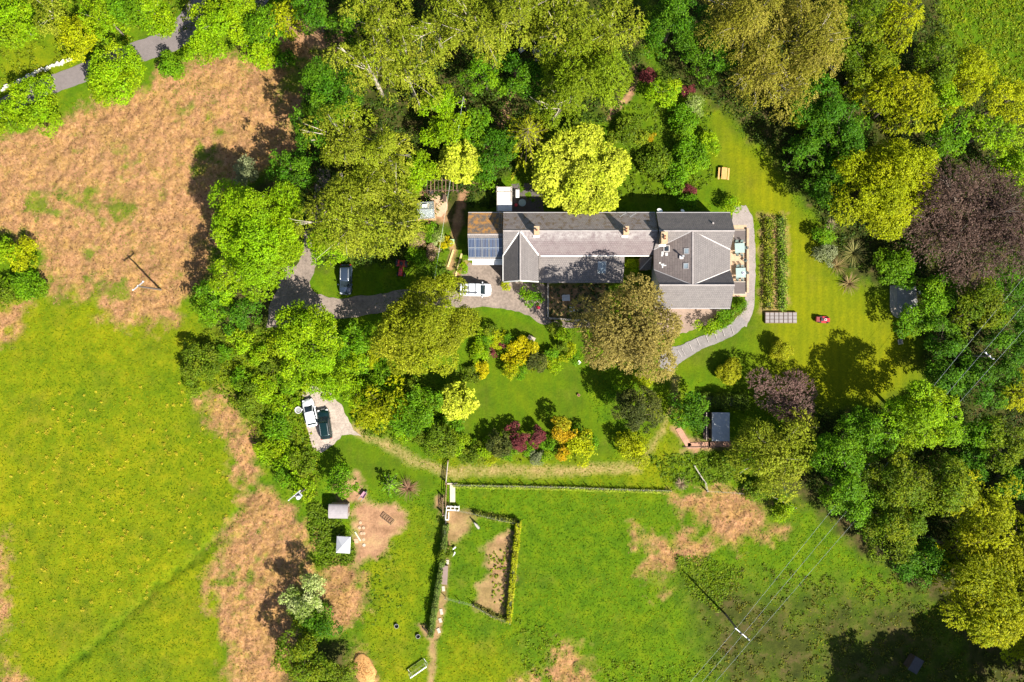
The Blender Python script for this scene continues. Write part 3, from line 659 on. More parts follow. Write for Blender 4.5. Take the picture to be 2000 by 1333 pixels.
# ------------------------------------------------------------------ trees, one line each: kind, x, y, radius (photo px), height m, label
TR = [
 # hedgerow along the road, top left
 ('lime', 30, 48, 52, 7, 'lime green bushy tree filling the very top left corner'),
 ('birch', 100, 22, 44, 7, 'olive tree with bare pale twigs at the top edge, left of the road trees'),
 ('yellow', 150, 82, 44, 6, 'yellow green rounded bush between the white stone wall and the grey road'),
 ('lime', 215, 48, 52, 7, 'lime tree on the far side of the road above the round lime bush'),
 ('green', 262, 20, 40, 8, 'mid green tree at the top edge between two lime road trees'),
 ('lime', 308, 30, 46, 8, 'lime tree on the road bend above the open grey tarmac'),
 ('lime', 440, 38, 62, 9, 'largest lime tree beside the road, right of the grey tarmac bend'),
 ('lime', 402, 96, 36, 6, 'small lime tree tucked under the largest road tree beside the bracken'),
 ('lime', 225, 146, 60, 6, 'round lime bush standing alone between road and bracken field'),
 ('lime', 75, 205, 54, 4.5, 'lime hedge shrub between the shaded road and the bracken, right half'),
 ('lime', 18, 236, 40, 4, 'lime hedge shrub at the left edge below the white stone wall'),
 ('green', 338, 132, 24, 3, 'low green bush on the verge just below the grey tarmac bend'),
 ('green', 518, 62, 36, 9, 'green tree right of the lime road trees in half shade'),
 ('golden', 566, 34, 34, 9, 'yellowish tree at the top edge above the shaded brown clearing'),
 ('lime', 500, 108, 30, 7, 'lime bush where the bracken narrows below the road trees'),
 ('deep', 606, 20, 44, 13, 'dark tree at the top edge left of the birch wood'),
 ('deep', 555, 118, 22, 4, 'small dark bush inside the shaded top of the bracken field'),
 # bushes on the left edge
 ('lime', 12, 492, 30, 3, 'lime bush cut by the left edge beside the bracken field'),
 ('yellow', 44, 500, 28, 3, 'yellow bush at the left edge of the bracken field'),
 ('green', 56, 552, 34, 2.4, 'green scrub bush between bracken field and green meadow at left'),
 ('scrub', 12, 575, 30, 2.2, 'dull scrub bush on the left frame edge above the meadow'),
 # centre wood
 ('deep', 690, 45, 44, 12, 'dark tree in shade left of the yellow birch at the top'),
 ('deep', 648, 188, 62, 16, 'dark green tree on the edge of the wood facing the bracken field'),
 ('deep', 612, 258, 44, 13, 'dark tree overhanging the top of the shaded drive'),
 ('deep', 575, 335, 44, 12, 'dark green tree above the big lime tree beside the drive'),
 ('birch', 745, 48, 62, 16, 'yellowest birch of the top wood, with white limbs'),
 ('birch', 722, 140, 60, 18, 'olive birch with white branches on the left edge of the wood'),
 ('birch', 795, 150, 58, 15, 'pale twiggy birch in the middle of the top wood'),
 ('birch', 852, 52, 60, 16, 'drooping olive birch at the top edge, second of the row'),
 ('birch', 930, 52, 66, 17, 'tall olive birch at the top edge left of the frame middle'),
 ('birch', 1012, 30, 66, 17, 'weeping olive birch on the top edge just right of the middle'),
 ('birch', 1092, 62, 62, 17, 'olive birch above the pale rocks hidden in the wood'),
 ('birch', 1188, 62, 62, 16, 'olive birch ending the wood beside the dark gap at the top'),
 ('alder', 1142, 150, 84, 15, 'broad olive green tree beside the curved brown path'),
 ('alder', 1090, 212, 48, 12, 'grey green tree below the broad olive one, above the lime maple'),
 ('green', 948, 152, 44, 9, 'bright green tree in a gap between birches'),
 ('lime', 872, 212, 46, 9, 'bright lime tree in the wood left of the bare trail'),
 ('lime', 868, 265, 34, 8, 'lime tree above the yellow bush and brown terrace'),
 ('birch', 668, 268, 64, 16, 'yellow olive birch beside the shaded drive, above the tallest birch'),
 ('birch', 752, 300, 58, 14, 'olive birch between the wood and the greenhouse terrace'),
 ('birch', 702, 420, 93, 16, 'huge olive birch spreading over the blue car'),
 ('birch', 772, 380, 52, 13, 'olive birch on the right flank of the huge one'),
 ('lime', 820, 340, 36, 7, 'lime bush touching the brown terrace from the left'),
 ('lime', 640, 490, 34, 6, 'lime tree low beside the blue car and the drive'),
 ('acer', 898, 318, 40, 7, 'bright yellow bush above the wooden pergola'),
 ('acer', 1135, 336, 90, 7.5, 'pale lime yellow maple overhanging the long slate roof'),
 ('green', 925, 250, 34, 6, 'mid green bush by the bare trail in the wood'),
 ('green', 948, 352, 22, 3.5, 'small green shrub left of the white flat roof'),
 ('deep', 1030, 160, 50, 8, 'dark tree in shade beneath the birches beside pale rocks'),
 ('deep', 965, 300, 40, 6, 'dark shaded tree between trail and star shaped conifer'),
 # garden behind the house
 ('lime', 1297, 178, 27, 4.5, 'small bright lime tree standing in the back garden'),
 ('wine', 1265, 150, 16, 2.2, 'dark wine red shrub in shade above the small lime tree'),
 ('wine', 1342, 178, 12, 1.8, 'dark red shrub right of the small lime tree'),
 ('green', 1330, 238, 30, 3, 'green garden shrub below the small lime tree'),
 ('green', 1352, 296, 34, 3.5, 'green garden shrub at the edge of the yellow lawn'),
 ('lime', 1382, 284, 22, 2.8, 'lime shrub bordering the yellow lawn near the picnic table'),
 ('scrub', 1225, 262, 30, 2.2, 'low green shrub right of the pale maple'),
 ('scrub', 1278, 318, 32, 2.2, 'low shrub in the middle of the back garden'),
 ('green', 1318, 345, 26, 2.5, 'green shrub above the shaded lawn strip behind the house'),
 ('orange', 1267, 270, 10, 1.4, 'tiny orange bush in the back garden'),
 ('wine', 1344, 374, 14, 1.5, 'small maroon shrub behind the slate house'),
 ('blossom', 1358, 206, 18, 2.5, 'white flowered shrub beside the yellow lawn'),
 ('green', 1342, 398, 18, 2.2, 'green bush against the back wall of the house'),
 ('lime', 1428, 402, 18, 2.5, 'yellow lime bush at the top corner of the house by the gravel'),
 # top right wood
 ('deep', 1312, 52, 60, 11, 'dark green tree at the top edge right of the gap'),
 ('deep', 1372, 108, 50, 10, 'dark green tree above the start of the yellow lawn'),
 ('tanbirch', 1452, 45, 74, 15, 'bare twiggy tan birch at the top edge above the lawn'),
 ('tanbirch', 1575, 75, 80, 16, 'largest tan birch with pale limbs in the top right wood'),
 ('tanbirch', 1480, 140, 62, 14, 'tan birch overhanging the top of the yellow lawn'),
 ('tanbirch', 1545, 170, 56, 13, 'tan brown birch below the largest tan birch'),
 ('forest', 1665, 55, 60, 13, 'dark olive tree right of the largest tan birch'),
 ('golden', 1748, 48, 54, 12, 'yellow feathery tree next to the top right meadow'),
 ('forest', 1690, 135, 62, 12, 'shaded dark olive tree in the top right wood'),
 ('golden', 1752, 200, 66, 13, 'olive gold tree in the middle of the right wood'),
 ('forest', 1815, 130, 52, 12, 'olive tree at the meadow edge of the right wood'),
 ('yellow', 1885, 160, 58, 12, 'yellow tree on the meadow edge, top right'),
 ('yellow', 1958, 205, 50, 11, 'brightest yellow tree by the right edge'),
 ('lime', 1835, 205, 42, 11, 'lime tree among yellow trees in the right wood'),
 ('yellow', 1725, 368, 92, 12, 'big lime yellow sycamore between lawn and copper beech'),
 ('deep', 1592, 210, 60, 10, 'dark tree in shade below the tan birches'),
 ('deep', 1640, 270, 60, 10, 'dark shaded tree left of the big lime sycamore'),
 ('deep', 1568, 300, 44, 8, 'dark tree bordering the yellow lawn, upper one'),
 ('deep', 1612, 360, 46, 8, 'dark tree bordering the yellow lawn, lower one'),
 ('yellow', 1568, 228, 22, 5, 'small round yellow green tree in the dark wood edge'),
 ('green', 1850, 268, 44, 10, 'bright green tree above the copper beech'),
 ('lime', 1930, 262, 46, 10, 'lime green tree right above the copper beech'),
 ('lime', 1985, 320, 36, 9, 'lime tree cut by the right edge beside the copper beech'),
 ('copper', 1892, 430, 112, 13, 'large dark purple copper beech near the right edge'),
 ('green', 1745, 522, 36, 4.5, 'bright green round shrub beside the stone terrace'),
 ('grey', 1615, 500, 22, 2, 'silvery grey shrub on the lawn edge'),
 ('green', 1608, 460, 20, 2.5, 'green shrub at the lawn edge below the lime sycamore'),
 ('green', 1795, 620, 40, 6, 'green tree just below the grey stone terrace'),
 ('deep', 1840, 660, 44, 7, 'dark tree on the wood edge right of the lawn'),
 ('green', 1832, 572, 34, 6, 'green bush right of the stone terrace'),
 ('forest', 1905, 598, 56, 9, 'leafy olive tree below the copper beech'),
 ('deep', 1965, 575, 46, 9, 'dark green tree on the right edge below the copper beech'),
 ('deep', 1968, 660, 50, 9, 'dark tree on the right edge near the power lines'),
 # right and bottom right wood
 ('lime', 1795, 812, 70, 13, 'bright sunlit lime tree standing out of the dark right wood'),
 ('green', 1700, 845, 56, 12, 'green tree left of the bright sunlit lime tree'),
 ('green', 1640, 885, 58, 12, 'green tree next to the golden brown tree, lower right'),
 ('green', 1652, 960, 58, 12, 'leafy green tree at the corner of the lower right wood'),
 ('forest', 1738, 930, 60, 13, 'dull olive tree below the bright sunlit lime tree'),
 ('forest', 1745, 1020, 62, 13, 'dull olive tree in the middle of the lower right wood'),
 ('forest', 1830, 950, 62, 14, 'olive tree with dark gaps right of centre in the lower wood'),
 ('golden', 1915, 990, 66, 14, 'golden olive tree on the right of the lower wood'),
 ('golden', 1868, 1075, 56, 13, 'golden green tree above the largest bottom right tree'),
 ('deep', 1795, 1095, 54, 11, 'dark tree at the lower edge of the right wood'),
 ('golden', 1925, 1160, 104, 15, 'largest golden green tree at the bottom right'),
 ('golden', 1995, 1055, 50, 13, 'golden tree cut by the right edge in the lower wood'),
 ('yellow', 1990, 1262, 32, 8, 'yellow tree in the bottom right corner'),
 ('forest', 1955, 868, 46, 10, 'olive tree by the right edge above the golden trees'),
 ('green', 1905, 842, 40, 9, 'green tree in dark shade right of the sunlit lime tree'),
 ('golden', 1985, 765, 34, 9, 'olive tree on the right edge under the power lines'),
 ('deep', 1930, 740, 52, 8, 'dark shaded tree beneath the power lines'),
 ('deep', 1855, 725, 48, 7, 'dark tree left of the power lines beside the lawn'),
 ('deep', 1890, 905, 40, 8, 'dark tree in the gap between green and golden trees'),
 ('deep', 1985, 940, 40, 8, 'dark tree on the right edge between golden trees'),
 # trees around the house
 ('tan', 1234, 650, 94, 15, 'big tan brown tree in front of the slate house'),
 ('amber', 830, 645, 97, 12, 'large amber olive oak between the white van and the lawn'),
 ('lime', 505, 455, 95, 15, 'big lime tree left of the drive beside the bracken field'),
 ('lime', 455, 540, 48, 10, 'lime tree leaning on the lower left of the big lime one'),
 ('green', 420, 592, 42, 7, 'green tree between bracken field and drive'),
 ('deep', 470, 618, 42, 7, 'dark tree left of the bend in the drive'),
 ('grey', 484, 332, 24, 4.5, 'grey green bush in shade at the edge of the bracken field'),
 ('lime', 598, 660, 66, 9, 'big lime tree just below the bend in the drive'),
 ('lime', 590, 722, 44, 7, 'lime tree above the parking pad'),
 ('lime', 668, 735, 48, 6, 'lime green tree on the top corner of the parking pad'),
 ('green', 690, 662, 40, 5, 'green tree between the lime tree and the amber oak'),
 ('deep', 686, 702, 28, 4, 'dark green bush below the amber oak on its left'),
 ('scrub', 392, 718, 46, 3.5, 'dark scrub bush at the right edge of the meadow'),
 ('golden', 742, 792, 46, 6, 'olive gold tree right of the parking pad'),
 ('green', 808, 806, 50, 6, 'fresh green tree beside the yellow bush on the lawn'),
 ('lime', 700, 768, 24, 4, 'lime bush squeezed between parking pad and olive gold tree'),
 ('acer', 895, 782, 36, 5, 'round bright yellow bush on the left of the front lawn'),
 ('scrub', 862, 864, 30, 4, 'amber green shrub by the gravel track'),
 ('lime', 896, 868, 18, 2.5, 'small lime shrub right of the amber green one by the track'),
 ('plum', 1532, 768, 53, 5.5, 'purple leaved plum tree on the lawn edge'),
 ('deep', 1346, 805, 34, 5, 'dark green shrub left of the grey summerhouse'),
 ('birch', 1512, 882, 80, 9.5, 'golden brown tree beside the grey summerhouse'),
 ('topiary', 1525, 688, 20, 3.0, 'small ball shaped lime tree on the lawn'),
 # front garden beds
 ('dun', 1245, 806, 48, 8, 'tall dark olive yew beside the gravel track'),
 ('yellow', 1232, 872, 32, 3, 'variegated yellow shrub at the foot of the tall yew'),
 ('blossom', 1238, 884, 13, 1.8, 'white flowering shrub below the tall yew'),
 ('yellow', 1256, 742, 17, 3, 'yellow shrub between the tan tree and the tall yew'),
 ('green', 1202, 768, 16, 2, 'round green shrub left of the tall yew'),
 ('dun', 975, 866, 28, 3.6, 'dark variegated holly on the lawn edge'),
 ('wine', 1012, 852, 23, 3.4, 'larger wine red shrub in the lawn bed'),
 ('wine', 1046, 854, 18, 3.0, 'smaller wine red shrub in the lawn bed'),
 ('orange', 1102, 836, 32, 3.8, 'bright orange gold shrub in the lawn bed'),
 ('orange', 1095, 884, 17, 2.5, 'little orange shrub below the big orange gold one'),
 ('yellow', 1135, 878, 28, 3.2, 'yellow green rounded shrub right of the orange ones'),
 ('green', 1070, 866, 16, 2, 'dark green shrub between wine red and orange shrubs'),
 ('green', 1130, 846, 14, 1.8, 'green shrub above the yellow green rounded one'),
 ('scrub', 935, 886, 22, 1.8, 'low green shrub left of the dark holly'),
 ('grey', 1050, 892, 15, 1.4, 'greyish twiggy shrub in the lawn bed'),
 ('gold', 998, 700, 22, 1.8, 'golden yellow shrub, lower left of the golden pair'),
 ('gold', 1024, 680, 24, 2.0, 'golden yellow shrub, upper right of the golden pair'),
 ('dun', 1048, 708, 19, 2.4, 'dark clipped ball shrub beside the golden pair'),
 ('yellow', 1072, 706, 13, 1.2, 'low lime plant hugging the dark clipped ball'),
 ('yellow', 966, 672, 12, 1.2, 'small lime shrub left of the golden pair'),
 ('wine', 982, 671, 8, 1.0, 'upper of two small wine red bushes by the golden pair'),
 ('wine', 960, 689, 10, 1.1, 'lower of two small wine red bushes by the golden pair'),
 ('yellow', 1108, 688, 15, 1.6, 'lime yellow shrub by the shadow of the tan tree'),
 ('green', 1122, 698, 13, 1.3, 'green plant beside the white square pedestal'),
 ('gold', 942, 722, 16, 1.3, 'yellow gold shrub on the edge of the amber oak'),
 ('lime', 938, 690, 18, 1.5, 'lime green shrub left of the small wine red bushes'),
 ('green', 1036, 574, 20, 2.4, 'round green bush by the porch of the gabled wing'),
 ('yellow', 988, 560, 9, 1.6, 'yellow plant at the corner of the gabled wing'),
 ('lime', 1385, 636, 20, 2.4, 'lime bush in the border beside the stepped path'),
 ('green', 1415, 622, 16, 1.6, 'green bush in the border below the house corner'),
 ('green', 1445, 600, 13, 1.5, 'green climber bush at the lower right corner of the house'),
 ('lime', 1236, 520, 14, 2, 'green shrub in the small court between the roofs'),
 # by the terrace west of the house
 ('pinkish', 818, 473, 17, 2, 'pink flowering shrub near the greenhouse'),
 ('blossom', 856, 463, 13, 1.8, 'white flowered bush near the greenhouse'),
 ('gold', 868, 476, 13, 1.4, 'bright yellow bush beside the green bin'),
 ('pinkish', 846, 492, 14, 1.3, 'pale buff shrub below the white flowered bush'),
 ('green', 836, 452, 18, 1.4, 'green shrub below the greenhouse'),
 ('green', 815, 500, 18, 2, 'dark leafed shrub above the red tractor'),
 ('lime', 905, 522, 11, 1.4, 'green shrub at the corner of the forecourt'),
 # lower left garden and yard
 ('green', 668, 944, 29, 4.5, 'glossy green rhododendron above the grey shed'),
 ('blossom', 590, 1168, 46, 6.5, 'white flowering hawthorn beside the lower bracken'),
 ('forest', 598, 1275, 60, 8, 'dark olive tree at the bottom edge below the hawthorn'),
 ('scrub', 648, 1318, 36, 5, 'olive bush on the bottom edge left of the brown heap'),
 ('deep', 622, 1218, 34, 5, 'dark bush in the shade right below the hawthorn'),
 ('lime', 1530, 996, 20, 2.2, 'lime bush at the edge of the paddock by the golden brown tree'),
 ('scrub', 1480, 962, 24, 2, 'low scrub bush on the fence by the golden brown tree'),
 ('scrub', 869, 1082, 16, 2.0, 'olive bush on the hedge above the hen house'),
 ('scrub', 1420, 905, 24, 1.5, 'low green bush below the brick edging'),
]
for t_ in TR:
    plant(*t_, name={'deep': 'tree'}.get(t_[0], 'tree') if t_[4] > 3 else 'shrub', cat='tree' if t_[4] > 3 else 'shrub')

conifer(1030, 268, 74, 12, (.21, .23, .006), (.29, .28, .01), 'star shaped yellow green conifer left of the pale maple', arms=10, tiers=8, droop=.30)
conifer(1622, 24, 40, 9, (.17, .20, .005), (.22, .21, .01), 'lime conifer with hanging sprays at the top edge of the right wood', arms=11, tiers=8)
conifer(1735, 95, 40, 10, (.16, .17, .008), (.20, .18, .02), 'yellow olive conifer below the feathery tree at the meadow', arms=10, tiers=8)
conifer(760, 948, 30, 3.4, (.10, .22, .005), (.15, .25, .008), 'feathery green tree fern plant beside the reddish dead shrub', arms=9, tiers=4, droop=.35)
spiky(1668, 494, 25, 1.8, (.19, .19, .05), (.30, .27, .09), 'spiky variegated plant on the bed beside the yellow lawn', n=110)
spiky(1635, 520, 18, 1.2, (.20, .13, .06), (.30, .24, .08), 'small brownish spiky plant on the lawn edge')
spiky(1658, 554, 20, 1.3, (.20, .12, .06), (.32, .25, .10), 'lowest reddish brown spiky plant on the lawn edge')
spiky(797, 955, 22, 1.8, (.26, .13, .08), (.36, .21, .13), 'reddish brown dead spiky shrub in the lower garden', n=120, wdt=.07)
spiky(1622, 440, 12, .9, (.26, .19, .12), (.34, .28, .16), 'pale straw spiky plant below the lime sycamore', n=50)
spiky(1330, 945, 13, .8, (.22, .15, .09), (.30, .22, .14), 'dead brown shrub near the leaning fence rail', n=60)

# clipped shrubs and hedges
def dome(px, py, rpx, h, kind, label, **k):
    return plant(kind, px, py, rpx, h, label, name='clipped_shrub', cat='shrub', **k)
dome(1422, 727, 23, 2.2, 'topiary', 'round clipped yellow dome on the shaded lawn')
GR, GY_ = (.06, .125, .006), (.10, .16, .006)
hedge([P(1368, 782), P(1458, 784)], 2.2, 1.3, (.06, .10, .006), (.09, .125, .008), 'broad clipped green hedge above the grey summerhouse', dens=150)
hedge([P(872, 1022), P(866, 1090), P(857, 1142), P(849, 1192), P(842, 1238)], .55, 1.5, (.10, .15, .03), (.16, .19, .05), 'narrow hedge left of the hen house and dirt path')
hedge([P(1013, 1018), P(1006, 1080), P(1000, 1140), P(994, 1212)], .6, 1.3, (.27, .29, .004), (.32, .29, .03), 'yellow green hedge on the right side of the vegetable pen')
hedge([P(925, 1002), P(970, 1011), P(1008, 1018)], .5, .6, (.14, .17, .02), (.26, .23, .06), 'low weedy growth along the top of the vegetable pen', shaggy=.16)
hedge([P(990, 1212), P(958, 1199), P(925, 1181)], .4, .5, (.14, .17, .02), (.28, .23, .07), 'low weedy growth along the bottom of the vegetable pen', shaggy=.16)
hedge([P(886, 949), P(1000, 951), P(1100, 953), P(1200, 957), P(1308, 960)], .40, .5, (.26, .33, .02), (.34, .35, .08), 'low overgrown strip added along the paddock fence for its shadow', leaf=.16)  # growth added beside the fence for the dark band it casts
hedge([P(1500, 428), P(1500, 520), P(1499, 600)], 0.95, .7, (.13, .17, .008), (.24, .22, .03), 'left flower border row above the cold frame', leaf=.24, shaggy=.26, dens=120)
hedge([P(1524, 425), P(1527, 520), P(1526, 606)], 0.85, .6, (.10, .18, .005), (.26, .28, .08), 'right flower border row above the cold frame', leaf=.24, shaggy=.26, dens=120)
hedge([P(1395, 628), P(1425, 615), P(1452, 598)], 1.1, .7, (.09, .14, .01), (.20, .22, .03), 'leafy border between the house and the stepped path', leaf=.2, shaggy=.2)

# ground cover
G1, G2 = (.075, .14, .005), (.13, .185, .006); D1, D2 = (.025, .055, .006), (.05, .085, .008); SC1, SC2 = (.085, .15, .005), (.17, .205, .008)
SCRUB = [(440,690),(470,660),(505,690),(535,720),(470,740),(520,760),(555,790),(500,800),(540,835),(520,880),(560,900),(590,905),(550,930),(590,950),(545,870),(490,770),(565,745)]
for i, (px, py) in enumerate(SCRUB):
    plant(['green', 'lime', 'lime', 'scrub'][i % 4], px, py, 17 + (i * 7) % 12, 1.1 + (i * 5 % 7) * .16, 'green scrub bush in the thicket between the left meadow and the gravel pad', 'shrub', 'shrub', 'scrub bushes in the thicket')
BORDER = [(930,868),(950,878),(912,892),(958,893),(990,882),(1028,880),(1065,890),(1082,862),(1112,880),(1150,868),(1118,862),(945,655),(958,648),(975,655),(990,662),(952,668),(930,700),(920,730),(1000,722),(1018,722),(1075,690),(1085,715),(1095,672),(720,700),(748,720),(735,755),(770,765),(800,760),(770,800),(835,820),(850,838),(790,845),(820,850),(720,815),(880,830),(700,720),(1100,655),(1085,642)]
for i, (px, py) in enumerate(BORDER):
    plant(['green', 'lime', 'scrub', 'yellow', 'green'][i % 5], px, py, 11 + (i * 7) % 8 + (5 if px < 900 else 0), 1.1 + (i * 5 % 7) * .2, 'leafy green shrub among the mixed borders of the front lawn', 'shrub', 'shrub', 'mixed border shrubs')
cover('undergrowth', '', [
 (PP(1830,-60,2080,-60,2080,190,1960,170,1850,100), 700, .5, .3, (.10, .18, .004), (.20, .23, .005)),
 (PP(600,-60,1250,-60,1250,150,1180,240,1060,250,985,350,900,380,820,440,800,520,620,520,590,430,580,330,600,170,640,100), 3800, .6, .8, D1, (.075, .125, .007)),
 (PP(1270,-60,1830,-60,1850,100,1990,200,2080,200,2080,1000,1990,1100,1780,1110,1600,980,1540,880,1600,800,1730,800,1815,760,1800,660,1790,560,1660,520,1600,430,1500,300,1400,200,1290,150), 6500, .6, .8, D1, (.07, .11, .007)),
 (PP(400,640,480,640,560,640,600,760,590,800,625,900,618,960,625,990,600,985,540,935,510,900,480,820,430,770,350,700), 1050, .40, .45, SC1, SC2),
 (PP(600,985,640,985,660,1010,690,1060,690,1100,620,1110,605,1040), 520, .38, .5, (.08, .14, .005), (.13, .19, .006)),
 (PP(700,640,740,700,850,760,860,870,700,850,690,760), 520, .45, .6, G1, G2),
 (PP(1185,200,1390,210,1390,360,1330,390,1200,385), 620, .35, .35, G1, G2),
 (PP(-40,-40,520,-40,520,60,330,60,150,110,0,170,-40,170), 600, .5, .5, (.12, .18, .005), (.17, .20, .006)),
 (PP(1810,-60,2080,-60,2080,200,1960,180,1840,90), 500, .4, .25, (.12, .19, .005), (.17, .21, .006)),
 (PP(1360,1150,1480,1100,1640,1130,1790,1110,1900,1280,2060,1260,2060,1400,1500,1400,1400,1330), 700, .5, .25, (.06, .10, .005), (.14, .13, .012)),  # leaves coloured dark to carry the shade painted on the lower right slope
 (PP(1320,1080,1400,1090,1450,1120,1400,1200,1340,1150), 260, .5, .22, (.09, .17, .004), (.15, .2, .005)),
 (PP(1000,1200,1100,1240,1080,1333,1020,1310), 90, .35, .2, (.10, .18, .004), (.17, .21, .005)), (PP(1180,1290,1400,1290,1400,1345,1180,1345), 120, .35, .2, (.10, .18, .004), (.17, .21, .005)),
 (PP(1265,890,1400,880,1480,950,1300,940), 260, .35, .3, G1, G2),
 (PP(1490,425,1512,425,1512,605,1490,605), 90, .2, .5, (.16, .12, .02), (.24, .22, .08)),
 (PP(935,650,1000,650,1090,690,1080,720,1040,730,985,690,940,720), 90, .28, .3, G1, (.20, .20, .01)),
 (PP(940,860,1120,870,1120,900,930,900), 90, .3, .35, G1, (.18, .19, .02)),
 (PP(1070,556,1190,556,1185,600,1130,620,1075,615), 130, .25, .25, D2, (.10, .12, .06)),
 (PP(800,440,870,440,880,500,820,520,790,500), 110, .3, .5, G1, G2), (PP(905,350,965,350,965,405,915,405), 60, .4, .5, D1, D2),
 (PP(770,1050,790,1180,720,1240,710,1120), 60, .22, .12, G1, G2), (PP(950,1085,1000,1060,985,1180,960,1190), 60, .2, .25, (.14, .2, .005), (.2, .22, .01)),
 (PP(820,510,880,510,880,560,820,560), 60, .4, .6, D2, G1),
], seed=4)

def gridw(q, w):
    j = np.clip(np.searchsorted(gx, q[:, 0]), 0, NX - 1); i = np.clip(np.searchsorted(gy, q[:, 1]), 0, NY - 1); return w[i, j]
def field_tufts(name, n, weight, L, W, up, pal_fn, seed):
    """short leaning blades over the whole field where the ground sheet carries them"""
    rng = np.random.RandomState(seed); q = np.stack([rng.uniform(-78, 78, n), rng.uniform(-52.5, 52.5, n)], 1)
    q = q[rng.rand(len(q)) < gridw(q, weight)]; n = len(q)
    w = rng.uniform(0, 6.28, n); tz = rng.uniform(.05, up, n); T = np.stack([np.cos(w), np.sin(w), tz], 1); Lr = L * rng.uniform(.5, 1.5, n)
    C = np.stack([q[:, 0], q[:, 1], gridw(q, GZ) + .02 + .5 * Lr * tz / np.sqrt(1 + tz * tz)], 1)
    o = leaf_object(name, C, np.array([0, 0, 1.0]) + rng.normal(0, .4, (n, 3)), Lr, W * rng.uniform(.7, 1.4, n), pal_fn(rng, q, n), T=T, mat=BLADE); o['kind'] = 'stuff'; return o
def pick(pal, u): return np.array(pal)[np.clip(u * len(pal), 0, len(pal) - 1).astype(int)]
BP = [(.085, .042, .02), (.18, .092, .041), (.25, .132, .062), (.33, .195, .10), (.25, .155, .045), (.10, .125, .006)]
def bcol(rng, q, n): return pick(BP, np.clip(rng.rand(n) * .75 + .12 + fbm(q[:, 0], q[:, 1], .22, 41, 4) * .9, 0, .999)) * np.clip(rng.normal(1, .14, (n, 1)), .6, 1.5)
GPL = [(.06, .11, .002), (.105, .145, .002), (.15, .168, .002), (.215, .195, .004)]; GPG = [(.032, .08, .002), (.06, .115, .002), (.09, .14, .002), (.13, .158, .003)]
def gcol(rng, q, n):
    u = np.clip(rng.rand(n) * .7 + .15 + fbm(q[:, 0], q[:, 1], .3, 61, 4) * 1.1, 0, .999); yv = np.clip(gridw(q, my_) - .08 + 1.1 * fbm(q[:, 0], q[:, 1], .07, 81, 3), 0, 1)[:, None]
    return (pick(GPG, u) * (1 - yv) + pick(GPL, u) * yv) * np.clip(rng.normal(1, .11, (n, 1)), .7, 1.4)
field_tufts('bracken', 210000, mb_ * (1 - ms_), .32, .075, .5, bcol, 3)
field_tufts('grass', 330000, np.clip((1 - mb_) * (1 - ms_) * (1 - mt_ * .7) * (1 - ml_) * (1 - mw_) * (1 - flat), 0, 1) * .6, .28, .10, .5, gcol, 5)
# rush tussocks of the meadow, small enough to be ground cover
rng_ = np.random.RandomState(8); tq = inpoly_pts(rng_, PP(20,760,420,740,450,900,450,1000,390,1100,300,1180,60,1200,10,900), 190)
Cs = []; Co = []
for x, y in tq:
    r = rng_.uniform(.16, .40); d = sphere_dirs(rng_, 26, 0); Cs.append(np.array([x, y, .02]) + d * np.array([r, r, r * 1.3]) * rng_.uniform(.5, 1, (26, 1)))
    Co.append(np.array((.36, .30, .02)) * rng_.uniform(.75, 1.25) * rng_.uniform(.8, 1.2, (26, 1)))
C_ = np.concatenate(Cs); o_ = leaf_object('tussock_grass', C_, np.array([0, 0, 1.0]) + rng_.normal(0, .5, C_.shape), .22, .07, np.concatenate(Co), T=np.array([0, 0, 1.]) + rng_.normal(0, .6, C_.shape), mat=BLADE); o_['kind'] = 'stuff'
# tall wood beyond the lower right corner of the view, whose shade falls over the slope
rw = np.random.RandomState(21)
Cw, Nw, Co = [], [], []
for px, py in [(1930,1470),(2010,1440),(2090,1390),(2130,1300),(2140,1190),(1980,1540),(2150,1060),(1850,1500)]:
    C, N, Ld, T, lc, lr = crown_points(rw, 5.6, 6.0, gap=.7, leaf=.5)
    b = P(px, py, 9); Cw.append(C + np.array([b.x, b.y, 9.5])); Nw.append(N); Co.append(leaf_colors(rw, len(C), Ld, (.06, .10, .006), (.12, .13, .008)))
wd = leaf_object('distant_wood', np.concatenate(Cw), np.concatenate(Nw), .5, .32, np.concatenate(Co)); wd['kind'] = 'stuff'
# ------------------------------------------------------------------ buildings
SL_DARK = slate_mat('dark_shaded_slate', (.105, .095, .095), (.14, .125, .12), (.19, .165, .15))  # darker copy for north and west slopes: their shade put into the colour
SL_PALE = slate_mat('pale_slate', (.138, .122, .119), (.165, .146, .14), (.205, .184, .173))
SL_PINK = slate_mat('rosy_slate', (.145, .110, .113), (.17, .133, .134), (.24, .215, .205), .34, .30, lich=True)
SL_TILE = slate_mat('ribbed_tile', (.125, .10, .095), (.165, .135, .125), (.19, .16, .145), .9, .36)
SL_BROWN = slate_mat('mossy_slate', (.13, .105, .085), (.17, .13, .105), (.22, .155, .10), moss=((.42, .20, .05), .46))
SL_NORTH = slate_mat('north_slate', (.20, .172, .165), (.25, .21, .195), (.28, .24, .20), moss=((.13, .085, .045), .50))
WHITE = plain('white_paint', (.74, .72, .68), .6, var=.1, scale=3, bump=.05)
RENDER_ = plain('cream_render', (.55, .49, .40), .9, var=.15, scale=2, bump=.2)
RUBBLE = plain('rubble_wall', (.30, .24, .18), .95, var=.45, scale=5, bump=.8)
LEAD = plain('lead_grey', (.34, .32, .32), .55, var=.2, scale=4, bump=.1)
RIDGE = plain('ridge_tile', (.30, .265, .25), .85, var=.3, scale=5, bump=.3)
MORTAR = plain('white_mortar', (.62, .57, .54), .9, var=.25, scale=4, bump=.3)
BRICK = plain('chimney_brick', (.42, .29, .17), .9, var=.4, scale=7, bump=.5)
